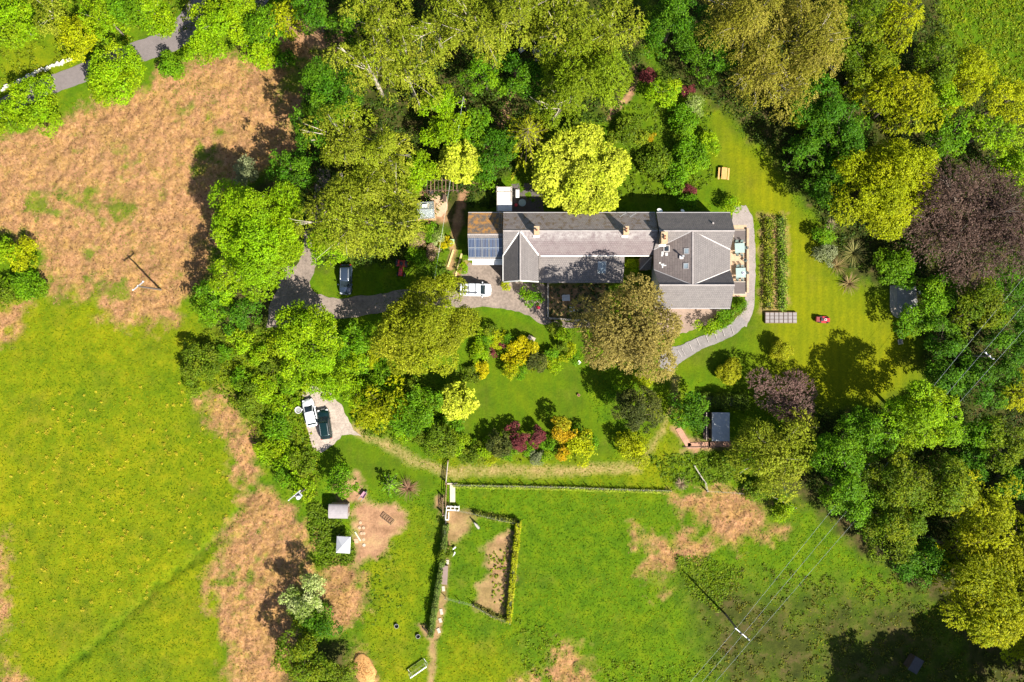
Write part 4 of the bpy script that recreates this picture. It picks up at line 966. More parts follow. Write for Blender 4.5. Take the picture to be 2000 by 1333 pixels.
TERRA = plain('terracotta', (.36, .15, .08), .85, var=.25, scale=6, bump=.2)
BLACK = plain('black_plastic', (.02, .02, .022), .5, var=.3, scale=6, bump=.05)
PANE = glass_mat('window_pane', (.03, .04, .05)); SKYG = glass_mat('skylight_pane', (.24, .29, .32), .12)
ALU = plain('grey_aluminium', (.45, .46, .46), .4, .6, var=.15, scale=5, bump=.05)
WOODD = plain('dark_timber', (.075, .045, .03), .85, var=.4, scale=6, bump=.4)
WOODM = plain('brown_timber', (.19, .115, .065), .85, var=.35, scale=6, bump=.4)
WOODL = plain('orange_timber', (.52, .29, .09), .7, var=.25, scale=6, bump=.3)
WOODG = plain('weathered_timber', (.30, .25, .20), .9, var=.35, scale=6, bump=.4)

def V3(x, y, z): return Vector((x, y, z))
def slope(name, poly, mat, root, eave, thick=.14, par=None):
    """one roof plane as a slab with its own metres as UV; eave = direction along the courses"""
    poly = [Vector(p) for p in poly]; n = len(poly)
    nr = (poly[1] - poly[0]).cross(poly[2] - poly[0]).normalized()
    if nr.z < 0: poly = poly[::-1]; nr = -nr
    e = Vector(eave).normalized(); s = nr.cross(e)
    mb = MB(); mb.v = [tuple(p) for p in poly] + [tuple(p - Vector((0, 0, thick))) for p in poly]
    mb.f = [tuple(range(n)), tuple(range(2 * n - 1, n - 1, -1))] + [(n + i, n + (i + 1) % n, (i + 1) % n, i) for i in range(n)]
    mb.uv = [((Vector(mb.v[i])).dot(e), Vector(mb.v[i]).dot(s)) for f in mb.f for i in f]
    return mb.build(name, mat, par or root, world=par is None)
def bar3(name, a, b, w, h, mat, root, lift=.03, world=True):
    mb = MB(); a, b = Vector(a), Vector(b); d = (b - a).normalized(); sd = d.cross(Vector((0, 0, 1))).normalized() * w / 2; up = Vector((0, 0, h))
    lo = Vector((0, 0, lift - h))
    ring = lambda p: [tuple(p + sd + lo), tuple(p + sd * .6 + lo + up), tuple(p - sd * .6 + lo + up), tuple(p - sd + lo)]
    mb.loft([ring(a), ring(b)]); return mb.build(name, mat, root, world)
def window(root, x, y, z, w, h, face, mat=None, par=None, nm='window'):
    """frame proud of the wall, pane set in it. face: 's','n','e','w'"""
    dx, dy = {'s': (0, -1), 'n': (0, 1), 'e': (1, 0), 'w': (-1, 0)}[face]
    horiz = face in 'sn'; t = .07
    B = lambda mb, u, v, a, b, d, off: mb.box((x + (u if horiz else 0) + dx * off, y + (0 if horiz else u) + dy * off, z + v), (a if horiz else d, d if horiz else a, b))
    mb = MB(); B(mb, 0, h / 2 - t / 2, w, t, .06, .03); B(mb, 0, -h / 2 + t / 2, w, t, .06, .03)
    for u in (-w / 2 + t / 2, w / 2 - t / 2, 0): B(mb, u, 0, t, h - 2 * t, .06, .03)
    f = mb.build(nm, WHITE, root, True)
    mp = MB(); B(mp, 0, 0, w - .02, h - .02, .02, .012); mp.build('pane', PANE, f)
    if nm == 'window':
        ms = MB(); B(ms, 0, -h / 2 - .04, w + .2, .07, .14, .07); ms.build('sill', STONE, f)
    return f
def door(root, x, y, w, h, face, mat):
    dx, dy = {'s': (0, -1), 'n': (0, 1), 'e': (1, 0), 'w': (-1, 0)}[face]; hz = face in 'sn'
    mb = MB(); mb.box((x + dx * .035, y + dy * .035, h / 2), (w if hz else .07, .07 if hz else w, h)); d = mb.build('door', mat, root, True)
    MB().box((x + dx * .10 + (w * .38 if hz else 0), y + dy * .10 + (0 if hz else w * .38), 1.02), (.05, .05, .14)).build('handle', ALU, d); return d
def rooflight(roof, c, u, v, w, l, glass=None, fr=None, lift=.05):
    """opening light lying on a slope; u,v unit vectors on the slope"""
    c, u, v = Vector(c), Vector(u).normalized(), Vector(v).normalized(); nn = u.cross(v).normalized(); nn = nn if nn.z > 0 else -nn
    def slab(mb, cu, cv, a, b, z0, z1):
        q = [c + u * (cu + i * a / 2) + v * (cv + j * b / 2) for i, j in ((-1, -1), (1, -1), (1, 1), (-1, 1))]
        mb.add([tuple(p + nn * z0) for p in q] + [tuple(p + nn * z1) for p in q], [(3, 2, 1, 0), (4, 5, 6, 7), (0, 1, 5, 4), (1, 2, 6, 5), (2, 3, 7, 6), (3, 0, 4, 7)])
    mb = MB(); t = .09
    for s in (-1, 1): slab(mb, 0, s * (l / 2 - t / 2), w, t, -.02, lift + .03); slab(mb, s * (w / 2 - t / 2), 0, t, l - 2 * t, -.02, lift + .03)
    f = mb.build('skylight', fr or LEAD, roof)
    mp = MB(); slab(mp, 0, 0, w - 2 * t, l - 2 * t, 0, lift); mp.build('pane', glass or SKYG, f); return f
def chimney(roof, x, y, z, w, d, h, pots=1):
    mb = MB(); mb.box((x, y, z + h / 2 - .6), (w, d, h + 1.2)); mb.box((x, y, z + h + .05), (w + .14, d + .14, .12)); mb.box((x, y, z + h * .7), (w + .08, d + .08, .08))
    c = mb.build('chimney', BRICK, roof)
    mp = MB()
    for i in range(pots): mp.lathe([(.13, 0), (.11, .3), (.14, .33), (.14, .40), (.09, .40), (.09, .05)], 10, (x, y + (i - (pots - 1) / 2) * .36, z + h + .1))
    mp.build('chimney_pot', TERRA, roof)
    MB().box((x, y - d / 2 - .16, z + .02 - .17), (w + .3, .3, .10)).build('flashing', MORTAR, roof)
    return c
def gutter(root, a, b, mat=WHITE, r=.07):
    mb = MB(); mb.tube([a, b], r, 6); return mb.build('gutter', mat, root, True)

# ---- right house: two parallel ranges joined by a cross roof
hz, he = 7.6, 5.3
xW, xE = 20.75, 31.35; xr = PX(1353, hz); n1 = PY(451, hz); s1 = PY(557, hz); nE = PY(416, he); sE = PY(602, he); v1 = PY(488, he); v2 = PY(527, he)
xV, xVe = PX(1277, he) , xE
h1 = thing('slate_house', 'square slate roofed house with crossing ridges at the right end of the row', 'house', (26, 11.7, 0))
mb = MB(); mb.prism([(xW + .25, sE + .3), (xE - .25, sE + .3), (xE - .25, nE - .3), (xW + .25, nE - .3)], -.1, he - .05)
for yr, ya, yb in ((n1, nE - .3, v1), (s1, v2, sE + .3)):
    for x in (xW + .25, xE - .25):
        s = .0 if x < 25 else -.2
        mb.add([(x + s, ya, he - .1), (x + s, yb, he - .1), (x + s, yr, hz - .18), (x + s + .2, ya, he - .1), (x + s + .2, yb, he - .1), (x + s + .2, yr, hz - .18)], [(0, 1, 2), (5, 4, 3), (0, 3, 4, 1), (1, 4, 5, 2), (2, 5, 3, 0)])
mb.build('wall', RENDER_, h1, True)
X_ = (1, 0, 0); Y_ = (0, 1, 0)
rn = slope('roof', [(xW, nE, he), (xE, nE, he), (xE, n1, hz), (xW, n1, hz)], SL_DARK, h1, X_)
slope('roof_slope', [(xW, n1, hz), (xr, n1, hz), (xV, v1, he)], SL_PALE, h1, X_)
slope('roof_slope', [(xr, n1, hz), (xE, n1, hz), (xVe, v1, he)], SL_PALE, h1, X_)
rw_ = slope('roof_slope', [(xr, n1, hz), (xr, s1, hz), (xV, v2, he), (xV, v1, he)], SL_TILE, h1, Y_)
re_ = slope('roof_slope', [(xr, s1, hz), (xr, n1, hz), (xVe, v1, he), (xVe, v2, he)], SL_PALE, h1, Y_)
slope('roof_slope', [(xr, s1, hz), (xW, s1, hz), (xV, v2, he)], SL_DARK, h1, X_)
slope('roof_slope', [(xE, s1, hz), (xr, s1, hz), (xVe, v2, he)], SL_DARK, h1, X_)
rs_ = slope('roof_slope', [(xW, sE, he), (xE, sE, he), (xE, s1, hz), (xW, s1, hz)], SL_PALE, h1, X_)
for a, b, w, mt in (((xW, n1, hz), (xE, n1, hz), .26, RIDGE), ((xW, s1, hz), (xE, s1, hz), .26, RIDGE), ((xr, n1 - .1, hz), (xr, s1 + .1, hz), .24, RIDGE)): bar3('ridge', a, b, w, .12, mt, h1, .06)
for a, b, mt in (((xr, n1, hz), (xV, v1, he), LEAD), ((xr + .7, n1 - .33, hz - .33), (xVe, v1, he), MORTAR), ((xr, s1, hz), (xV, v2, he), LEAD), ((xr + .1, s1 + .05, hz - .05), (xVe, v2, he), MORTAR)): bar3('valley', a, b, .16, .1, mt, h1, .05)
gutter(h1, (xW, nE + .05, he - .05), (xE, nE + .05, he - .05), LEAD); gutter(h1, (xW, sE - .05, he - .05), (xE, sE - .05, he - .05), LEAD)
chimney(rn, 21.3, PY(466, 7.6), 6.9, .75, 1.5, 1.5, 2)
ru = Vector((0, 1, 0)); rv = Vector((xr - xV, 0, hz - he)).normalized()
def onW(px, py):
    z = 6.3
    for _ in range(6): z = he + (hz - he) * (PX(px, z) - xV) / (xr - xV)
    return Vector((PX(px, z), PY(py, z), z))
for px, py, w, l, g in ((1341, 491, .85, .75, None), (1340, 520, .85, .75, None), (1302, 486, .9, .85, PANE)): rooflight(rw_, onW(px, py), ru, rv, w, l, g, MORTAR if g else LEAD)
patch = MB()
for px, py, a, b in ((1294, 495, .5, .30), (1293, 499, .3, .25), (1302, 497, .45, .35), (1289, 514, .22, .22), (1294, 521, .42, .16), (1294, 517, .2, .45), (1298, 519, .14, .5)):
    c = onW(px, py); nn = rv.cross(ru); nn = nn if nn.z > 0 else -nn
    q = [c + ru * i * a / 2 + rv * j * b / 2 + nn * .035 for i, j in ((-1, -1), (1, -1), (1, 1), (-1, 1))]
    patch.add([tuple(p - nn * .05) for p in q] + [tuple(p) for p in q], [(3, 2, 1, 0), (4, 5, 6, 7), (0, 1, 5, 4), (1, 2, 6, 5), (2, 3, 7, 6), (3, 0, 4, 7)])
patch.build('repair_patch', WHITE, rw_)
c = onW(1332, 502); MB().tube([c - Vector((0, 0, .1)), c + Vector((0, 0, .9))], [.10, .10], 8).tube([c + Vector((0, 0, .85)), c + Vector((0, 0, 1.0))], [.16, .16], 8).build('vent_pipe', ALU, rw_)
c = onW(1331, 503); MB().box((c.x, c.y, c.z + .06), (.55, .5, .10)).build('flashing', MORTAR, rw_)
c = Vector((PX(1390, 6), PY(438, 6), 0)); zz = he + (nE - c.y) / (nE - n1) * (hz - he)
MB().lathe([(.16, 0), (.13, .25), (.13, .3)], 10, (c.x, c.y, zz - .05)).build('roof_vent', RIDGE, rn)
for px, py, r in ((1288, 411, .42), (1333, 415, .28)):
    mb = MB(); c = Vector((PX(px, 4.6), nE + .35, 4.7 if px < 1300 else 4.5)); mb.lathe([(r, .12), (r * .7, .04), (.05, 0), (.05, -.04), (r * .72, 0), (r + .01, .10)], 18)
    d = Vector((.25, .55, .8)).normalized(); qm = d.to_track_quat('Z', 'Y').to_matrix()
    mb.v = [tuple(qm @ Vector(v) + c) for v in mb.v]; mb.tube([c, (c.x, nE - .35, c.z - .2)], .025, 5); mb.build('satellite_dish', WHITE, h1, True)
MB().lathe([(.14, 0), (.14, .25), (.1, .3)], 10, (xE + .05, PY(449, 6.5), 6.3)).build('alarm_box', WHITE, h1, True)
for x in (22.3, 24.6, 27.2, 29.4):
    window(h1, x, sE + .3, 1.5, 1.1, 1.2, 's'); window(h1, x, sE + .3, 3.9, 1.0, 1.0, 's'); window(h1, x, nE - .3, 3.6, .9, 1.0, 'n')
for y in (n1, s1): window(h1, xE - .25, y, 4.6, 1.1, 1.2, 'e'); window(h1, xE - .25, y, 1.5, 1.3, 1.3, 'e')
door(h1, xE - .25, 11.8, 1.0, 2.0, 'e', WOODM); window(h1, xW + .25, 7.4, 3.6, .9, 1.0, 'w')

# ---- long cottage with a gabled wing
lz, le = 6.8, 4.55
lx0, lx1 = PX(983, le), 20.7; ly = PY(451, lz); lN = PY(416, le); lS = PY(499, le); wx = PX(1016, lz); wE = PX(1052, le); wS = PY(549, 5.0)
h2 = thing('long_cottage', 'long stone cottage with rosy slate roof, white valley lines and a gabled wing', 'house', (9, 13.5, 0))
mb = MB(); mb.prism([(lx0 + .25, lS + .3), (lx1 - .2, lS + .3), (lx1 - .2, lN - .3), (lx0 + .25, lN - .3)], -.1, le - .05)
mb.prism([(lx0 + .25, wS + .3), (wE - .25, wS + .3), (wE - .25, lS + .297), (lx0 + .25, lS + .297)], -.1, le - .05)
y = wS + .3; mb.add([(lx0 + .25, y, le - .1), (wE - .25, y, le - .1), (wx, y, lz - .2), (lx0 + .25, y + .2, le - .1), (wE - .25, y + .2, le - .1), (wx, y + .2, lz - .2)], [(0, 1, 2), (5, 4, 3), (0, 3, 4, 1), (1, 4, 5, 2), (2, 5, 3, 0)])
for x in (lx0 + .25, lx1 - .4): mb.add([(x, lN - .3, le - .1), (x, lS + .3, le - .1), (x, ly, lz - .2), (x + .2, lN - .3, le - .1), (x + .2, lS + .3, le - .1), (x + .2, ly, lz - .2)], [(0, 1, 2), (5, 4, 3), (0, 3, 4, 1), (1, 4, 5, 2), (2, 5, 3, 0)])
mb.build('wall', RENDER_, h2, True)
rl = slope('roof', [(lx0, lN, le), (lx1, lN, le), (lx1, ly, lz), (lx0, ly, lz)], SL_NORTH, h2, X_)
slope('roof_slope', [(lx0, ly, lz), (wx, ly, lz), (lx0, lS, le)], SL_PALE, h2, X_)
slope('roof_slope', [(wx, ly, lz), (lx1, ly, lz), (lx1, lS, le), (wE, lS, le)], SL_PINK, h2, X_)
slope('roof_slope', [(wx, ly, lz), (lx0, lS, le), (lx0, wS, le), (wx, wS, lz)], SL_DARK, h2, Y_)
slope('roof_slope', [(wx, ly, lz), (wx, wS, lz), (wE, wS, le), (wE, lS, le)], SL_PALE, h2, Y_)
bar3('ridge', (lx0, ly, lz), (lx1, ly, lz), .24, .12, RIDGE, h2, .05); bar3('ridge', (wx, ly, lz), (wx, wS, lz), .22, .12, RIDGE, h2, .05)
for b in ((lx0, lS, le), (wE, lS, le)):
    a = Vector((wx, ly, lz)); bar3('valley', a.lerp(Vector(b), .04), b, .26, .1, WHITE, h2, .06)
for a, b in (((lx0, wS, le), (wx, wS, lz)), ((wE, wS, le), (wx, wS, lz))):
    a, b = Vector(a), Vector(b); mb = MB(); q = [a, b, b - Vector((0, 0, .30)), a - Vector((0, 0, .30))]
    mb.add([tuple(p + Vector((0, -.05, .05))) for p in q] + [tuple(p + Vector((0, -.17, .05))) for p in q], [(3, 2, 1, 0), (4, 5, 6, 7), (0, 1, 5, 4), (1, 2, 6, 5), (2, 3, 7, 6), (3, 0, 4, 7)]); mb.build('bargeboard', WHITE, h2, True)
gutter(h2, (lx0 - .05, lS, le - .05), (lx0 - .05, wS, le - .05)); gutter(h2, (wE + .3, lS - .08, le - .02), (lx1 - .9, lS - .08, le - .02), WHITE, .09); gutter(h2, (lx0, lN + .05, le - .05), (lx1, lN + .05, le - .05), LEAD)
for px in (1048, 1222): chimney(rl, PX(px, 7.4), ly - .1, 6.55, .62, 1.0, 1.4, 1 if px < 1100 else 2)
# lean-to
a0, a1 = 4.2, 2.8; yT = lS + .15; yB = PY(553, a1); xl0, xl1 = wE + .0, PX(1218, 3.2)
lt = slope('lean_to_roof', [(xl0 + .06, yT, a0), (xl1, yT, a0), (xl1, yB, a1), (xl0 + .06, yB, a1)], slate_mat('lean_to_slate', (.15, .13, .125), (.18, .155, .145), (.225, .195, .175)), h2, X_)
mb = MB(); mb.prism([(xl0 + .003, yB + .25), (xl1 - .2, yB + .25), (xl1 - .2, lS + .294), (xl0 + .003, lS + .294)], -.1, a1 - .12); mb.build('lean_to_wall', RUBBLE, h2, True)
z = a1 + (a0 - a1) * .55; rooflight(lt, (PX(1175, 3.2), PY(523, 3.2), a1 + (a0 - a1) * ((PY(523, 3.2) - yB) / (yT - yB))), (1, 0, 0), (0, yT - yB, a0 - a1), 1.25, 1.8, SKYG, ALU)
mb2 = MB()
for px, py in ((1218, 417), (1238, 419)):
    x = PX(px, 7); mb2.tube([(x, lN - .6, 4.5), (x, lN - .6, 6.6)], .03, 5)
    mb2.tube([(x - .5, lN - .9, 6.5), (x + .5, lN - .3, 6.5)], .025, 4)
    for k in range(6): u = -.45 + k * .18; mb2.tube([(x + u - .12, lN - .6 + u * .6 + .2, 6.5), (x + u + .12, lN - .6 + u * .6 - .2, 6.5)], .015, 4)
mb2.build('tv_aerial', ALU, rl)
for x in (5.5, 8.5, 11.5, 14.5, 18): window(h2, x, lN - .3, 2.9, 1.0, 1.1, 'n')
for x in (6, 9, 12.5): window(h2, x, yB + .25, 1.3, 1.2, 1.1, 's')
window(h2, wx - .9, wS + .3, 3.3, 1.0, 1.1, 's'); window(h2, wx + .9, wS + .3, 1.4, 1.0, 1.1, 's'); window(h2, wx + .9, wS + .3, 3.3, 1.0, 1.1, 's'); door(h2, wx - .7, wS + .3, .95, 2.0, 's', WHITE)
door(h2, 15.2, yB + .25, .9, 1.95, 's', WOODM)
# porch tucked in the corner between the two houses
pz = 2.9; p0 = (PX(1250, pz), PY(527, pz)); p1 = (PX(1271, pz), PY(503, pz))
h3 = thing('porch', 'small dark hipped porch roof in the corner between the two houses', 'porch', (p1[0], p1[1], 0))
MB().prism([(p0[0] + .15, p0[1] + .15), (p1[0] - .02, p0[1] + .15), (p1[0] - .02, p1[1] - .02), (p0[0] + .15, p1[1] - .02)], -.1, pz - .1).build('wall', RUBBLE, h3, True)
top = Vector((p1[0], p1[1], 3.9)); cr = Vector((p0[0], p0[1], pz)); cA = Vector((p0[0], p1[1], pz)); cB = Vector((p1[0], p0[1], pz))
slope('roof', [tuple(cA), tuple(cr), tuple(top)], SL_DARK, h3, Y_); slope('roof_slope', [tuple(cr), tuple(cB), tuple(top)], SL_DARK, h3, X_); bar3('hip_ridge', cr, top, .14, .08, LEAD, h3, .05)
door(h3, (p0[0] + p1[0]) / 2, p0[1] + .15, .85, 1.95, 's', WOODD)

# ---- outbuilding with solar panels
oz, oN, oS = 5.0, 3.2, 2.9
ox0, ox1 = PX(914, 4), lx0 - .03; oy = PY(458, oz); on = PY(416, oN); os_ = PY(506, oS)
h4 = thing('outbuilding', 'outbuilding with mossy brown roof slope and blue solar panels beside the forecourt', 'outbuilding', (-4, 15, 0))
mb = MB(); mb.prism([(ox0 + .2, os_ + .25), (ox1 - .05, os_ + .25), (ox1 - .05, on - .25), (ox0 + .2, on - .25)], -.1, oS - .08)
for x in (ox0 + .2, ox1 - .25): mb.add([(x, on - .25, oS - .1), (x, os_ + .25, oS - .1), (x, oy, oz - .2), (x + .2, on - .25, oS - .1), (x + .2, os_ + .25, oS - .1), (x + .2, oy, oz - .2)], [(0, 1, 2), (5, 4, 3), (0, 3, 4, 1), (1, 4, 5, 2), (2, 5, 3, 0)])
mb.build('wall', RENDER_, h4, True)
ro = slope('roof', [(ox0, on, oN), (ox1, on, oN), (ox1, oy, oz), (ox0, oy, oz)], SL_BROWN, h4, X_)
rp = slope('roof_slope', [(ox0, os_, oS), (ox1, os_, oS), (ox1, oy, oz), (ox0, oy, oz)], SL_PALE, h4, X_)
bar3('ridge', (ox0, oy, oz), (ox1, oy, oz), .2, .1, RIDGE, h4, .04); gutter(h4, (ox0, on + .05, oN - .05), (ox1, on + .05, oN - .05), LEAD)
MB().box(((ox0 + ox1) / 2, os_ - .10, oS - .12), (ox1 - ox0 + .1, .16, .26)).build('fascia', WHITE, h4, True)
MB().box(((ox0 + ox1) / 2 + .3, os_ - .52, oS - .35), (ox1 - ox0 - .6, .66, .10)).build('canopy', WHITE, h4, True)
def solar_mat():
    mt, n, l, b = nmat('solar_cells'); uv = n.new('ShaderNodeTexCoord').outputs['UV']
    br = n.new('ShaderNodeTexBrick'); l.new(uv, br.inputs['Vector']); br.offset = 0; br.inputs['Scale'].default_value = 1
    br.inputs['Brick Width'].default_value = .21; br.inputs['Row Height'].default_value = 1.3; br.inputs['Mortar Size'].default_value = .018
    br.inputs['Color1'].default_value = (.010, .032, .09, 1); br.inputs['Color2'].default_value = (.045, .04, .05, 1); br.inputs['Mortar'].default_value = (.20, .23, .28, 1)
    l.new(br.outputs['Color'], b.inputs['Base Color']); b.inputs['Roughness'].default_value = .3; return mt
SOL = solar_mat(); sd = Vector((0, oy - os_, oz - oS)); sl = sd.length; sd.normalize(); sn = Vector((0, -sd.z, sd.y))
for r_ in range(2):
    for c_ in range(5):
        w = (ox1 - ox0 - .1) / 5; x0 = ox0 + .05 + c_ * w; v0 = .32 + r_ * 1.53
        b0 = Vector((0, os_, oS)) + sd * v0 + sn * .03
        q = [Vector((x0 + .02, 0, 0)) + b0, Vector((x0 + w - .02, 0, 0)) + b0, Vector((x0 + w - .02, 0, 0)) + b0 + sd * 1.50, Vector((x0 + .02, 0, 0)) + b0 + sd * 1.50]
        mb = MB(); mb.v = [tuple(p) for p in q] + [tuple(p + sn * .05) for p in q]; mb.f = [(3, 2, 1, 0), (4, 5, 6, 7), (0, 1, 5, 4), (1, 2, 6, 5), (2, 3, 7, 6), (3, 0, 4, 7)]
        mb.uv = [(mb.v[i][0] + c_ * .07, (Vector(mb.v[i]) - b0).dot(sd) - .02) for f in mb.f for i in f]
        pn = mb.build('solar_panel', SOL, rp)
        mf = MB(); cc = [p + sn * .055 for p in q]
        for a, b in zip(cc, cc[1:] + cc[:1]): mf.tube([a, b], .018, 4)
        mf.build('frame', ALU, pn)
lad = thing('roof_ladder', 'pale ladder lying on the shaded brown roof slope of the outbuilding', 'ladder', (PX(977, 4.2), 17, 0))
mb = MB(); lp = lambda u, t: Vector((PX(977, 4.2) + u, on + (oy - on) * t, oN + (oz - oN) * t + .1))
for u in (-.17, .17): mb.tube([lp(u, .05), lp(u, .97)], .04, 4)
for k in range(9): mb.tube([lp(-.17, .07 + k * .11), lp(.17, .07 + k * .11)], .03, 4)
mb.build('rails', WOODG, lad, True)
door(h4, -4.9, os_ + .25, 2.2, 2.1, 's', WHITE); window(h4, -2.4, os_ + .25, 1.5, 1.0, 1.0, 's')
# white flat roofed shed behind
fz = 2.5; f0 = (PX(970, fz), PY(413, fz)); f1 = (PX(1000, fz), PY(365, fz))
h5 = thing('flat_roofed_shed', 'white flat roofed shed behind the outbuilding, half in shade', 'shed', ((f0[0] + f1[0]) / 2, (f0[1] + f1[1]) / 2, 0))
MB().prism([(f0[0] + .15, f0[1] + .15), (f1[0] - .15, f0[1] + .15), (f1[0] - .15, f1[1] - .15), (f0[0] + .15, f1[1] - .15)], -.1, fz - .15).build('wall', RENDER_, h5, True)
MB().prism([f0, (f1[0], f0[1]), f1, (f0[0], f1[1])], fz - .15, fz).build('roof', plain('white_felt', (.55, .53, .51), .85, var=.18, scale=2, bump=.1), h5, True)
mb = MB()
for a, b in (((f0[0] + .08, f0[1]), (f0[0] + .08, f1[1])), ((f1[0] - .08, f1[1] - 2.2), (f1[0] - .08, f1[1])), ((f0[0], f1[1] - .1), (f1[0], f1[1] - .1)), ((f0[0], f1[1] - .75), (f1[0], f1[1] - .75))):
    mb.box(((a[0] + b[0]) / 2, (a[1] + b[1]) / 2, fz + .06), (abs(a[0] - b[0]) + .12, abs(a[1] - b[1]) + .12, .115))
mb.build('roof_trim', PALE, h5, True)
door(h5, f0[0] + .15, (f0[1] + f1[1]) / 2, .9, 1.95, 'w', WOODM)

# ---- paving round the house
strip('gravel_path', [P(1447, 405), P(1456, 430), P(1464, 470), P(1466, 520), P(1465, 570), P(1462, 605), P(1446, 632)], [1.6, 2.2, 1.5, 1.45, 1.35, 1.3, 2.2], PATHM, .035, .08)
strip('stepped_path', [P(1452, 624), P(1428, 645), P(1395, 660), P(1360, 674), P(1335, 688), P(1310, 700), P(1298, 722)], [1.6, 1.7, 1.8, 1.9, 2.2, 3.0, 2.4], STONE, .039, .06)
sheet('patio', PP(1426,440,1458,440,1458,580,1426,580), PAVE, .044, .02)
sheet('front_paving', PP(1276,600,1432,600,1432,612,1390,630,1340,650,1290,655), plain('brown_paving', (.24, .17, .13), .95, var=.3, scale=2, bump=.3), .032, .1)
sheet('back_paving', PP(998,360,1058,356,1062,416,998,416), DARKP, .03, .06)
sheet('upper_gravel', PP(1430,402,1452,402,1462,440,1430,446), PATHM, .031, .1)
STEPM = plain('worn_step_edge', (.36, .32, .30), .9, var=.4, scale=5, bump=.3)
st = thing('garden_steps', 'stepped path with thin pale stone risers below the house', 'steps', P(1380, 668))
for a, b in (((1323, 684), (1331, 697)), ((1331, 681), (1338, 694)), ((1346, 672), (1352, 685)), ((1360, 661), (1367, 676)), ((1378, 655), (1384, 670)), ((1395, 650), (1400, 664)), ((1410, 643), (1415, 657)), ((1428, 639), (1433, 654))):
    A, B = P(*a), P(*b); c = (A + B) / 2; d = B - A
    MB().box((c.x, c.y, .09), (d.length, .08, .14), math.atan2(d.y, d.x)).build('riser', STEPM, st, True)
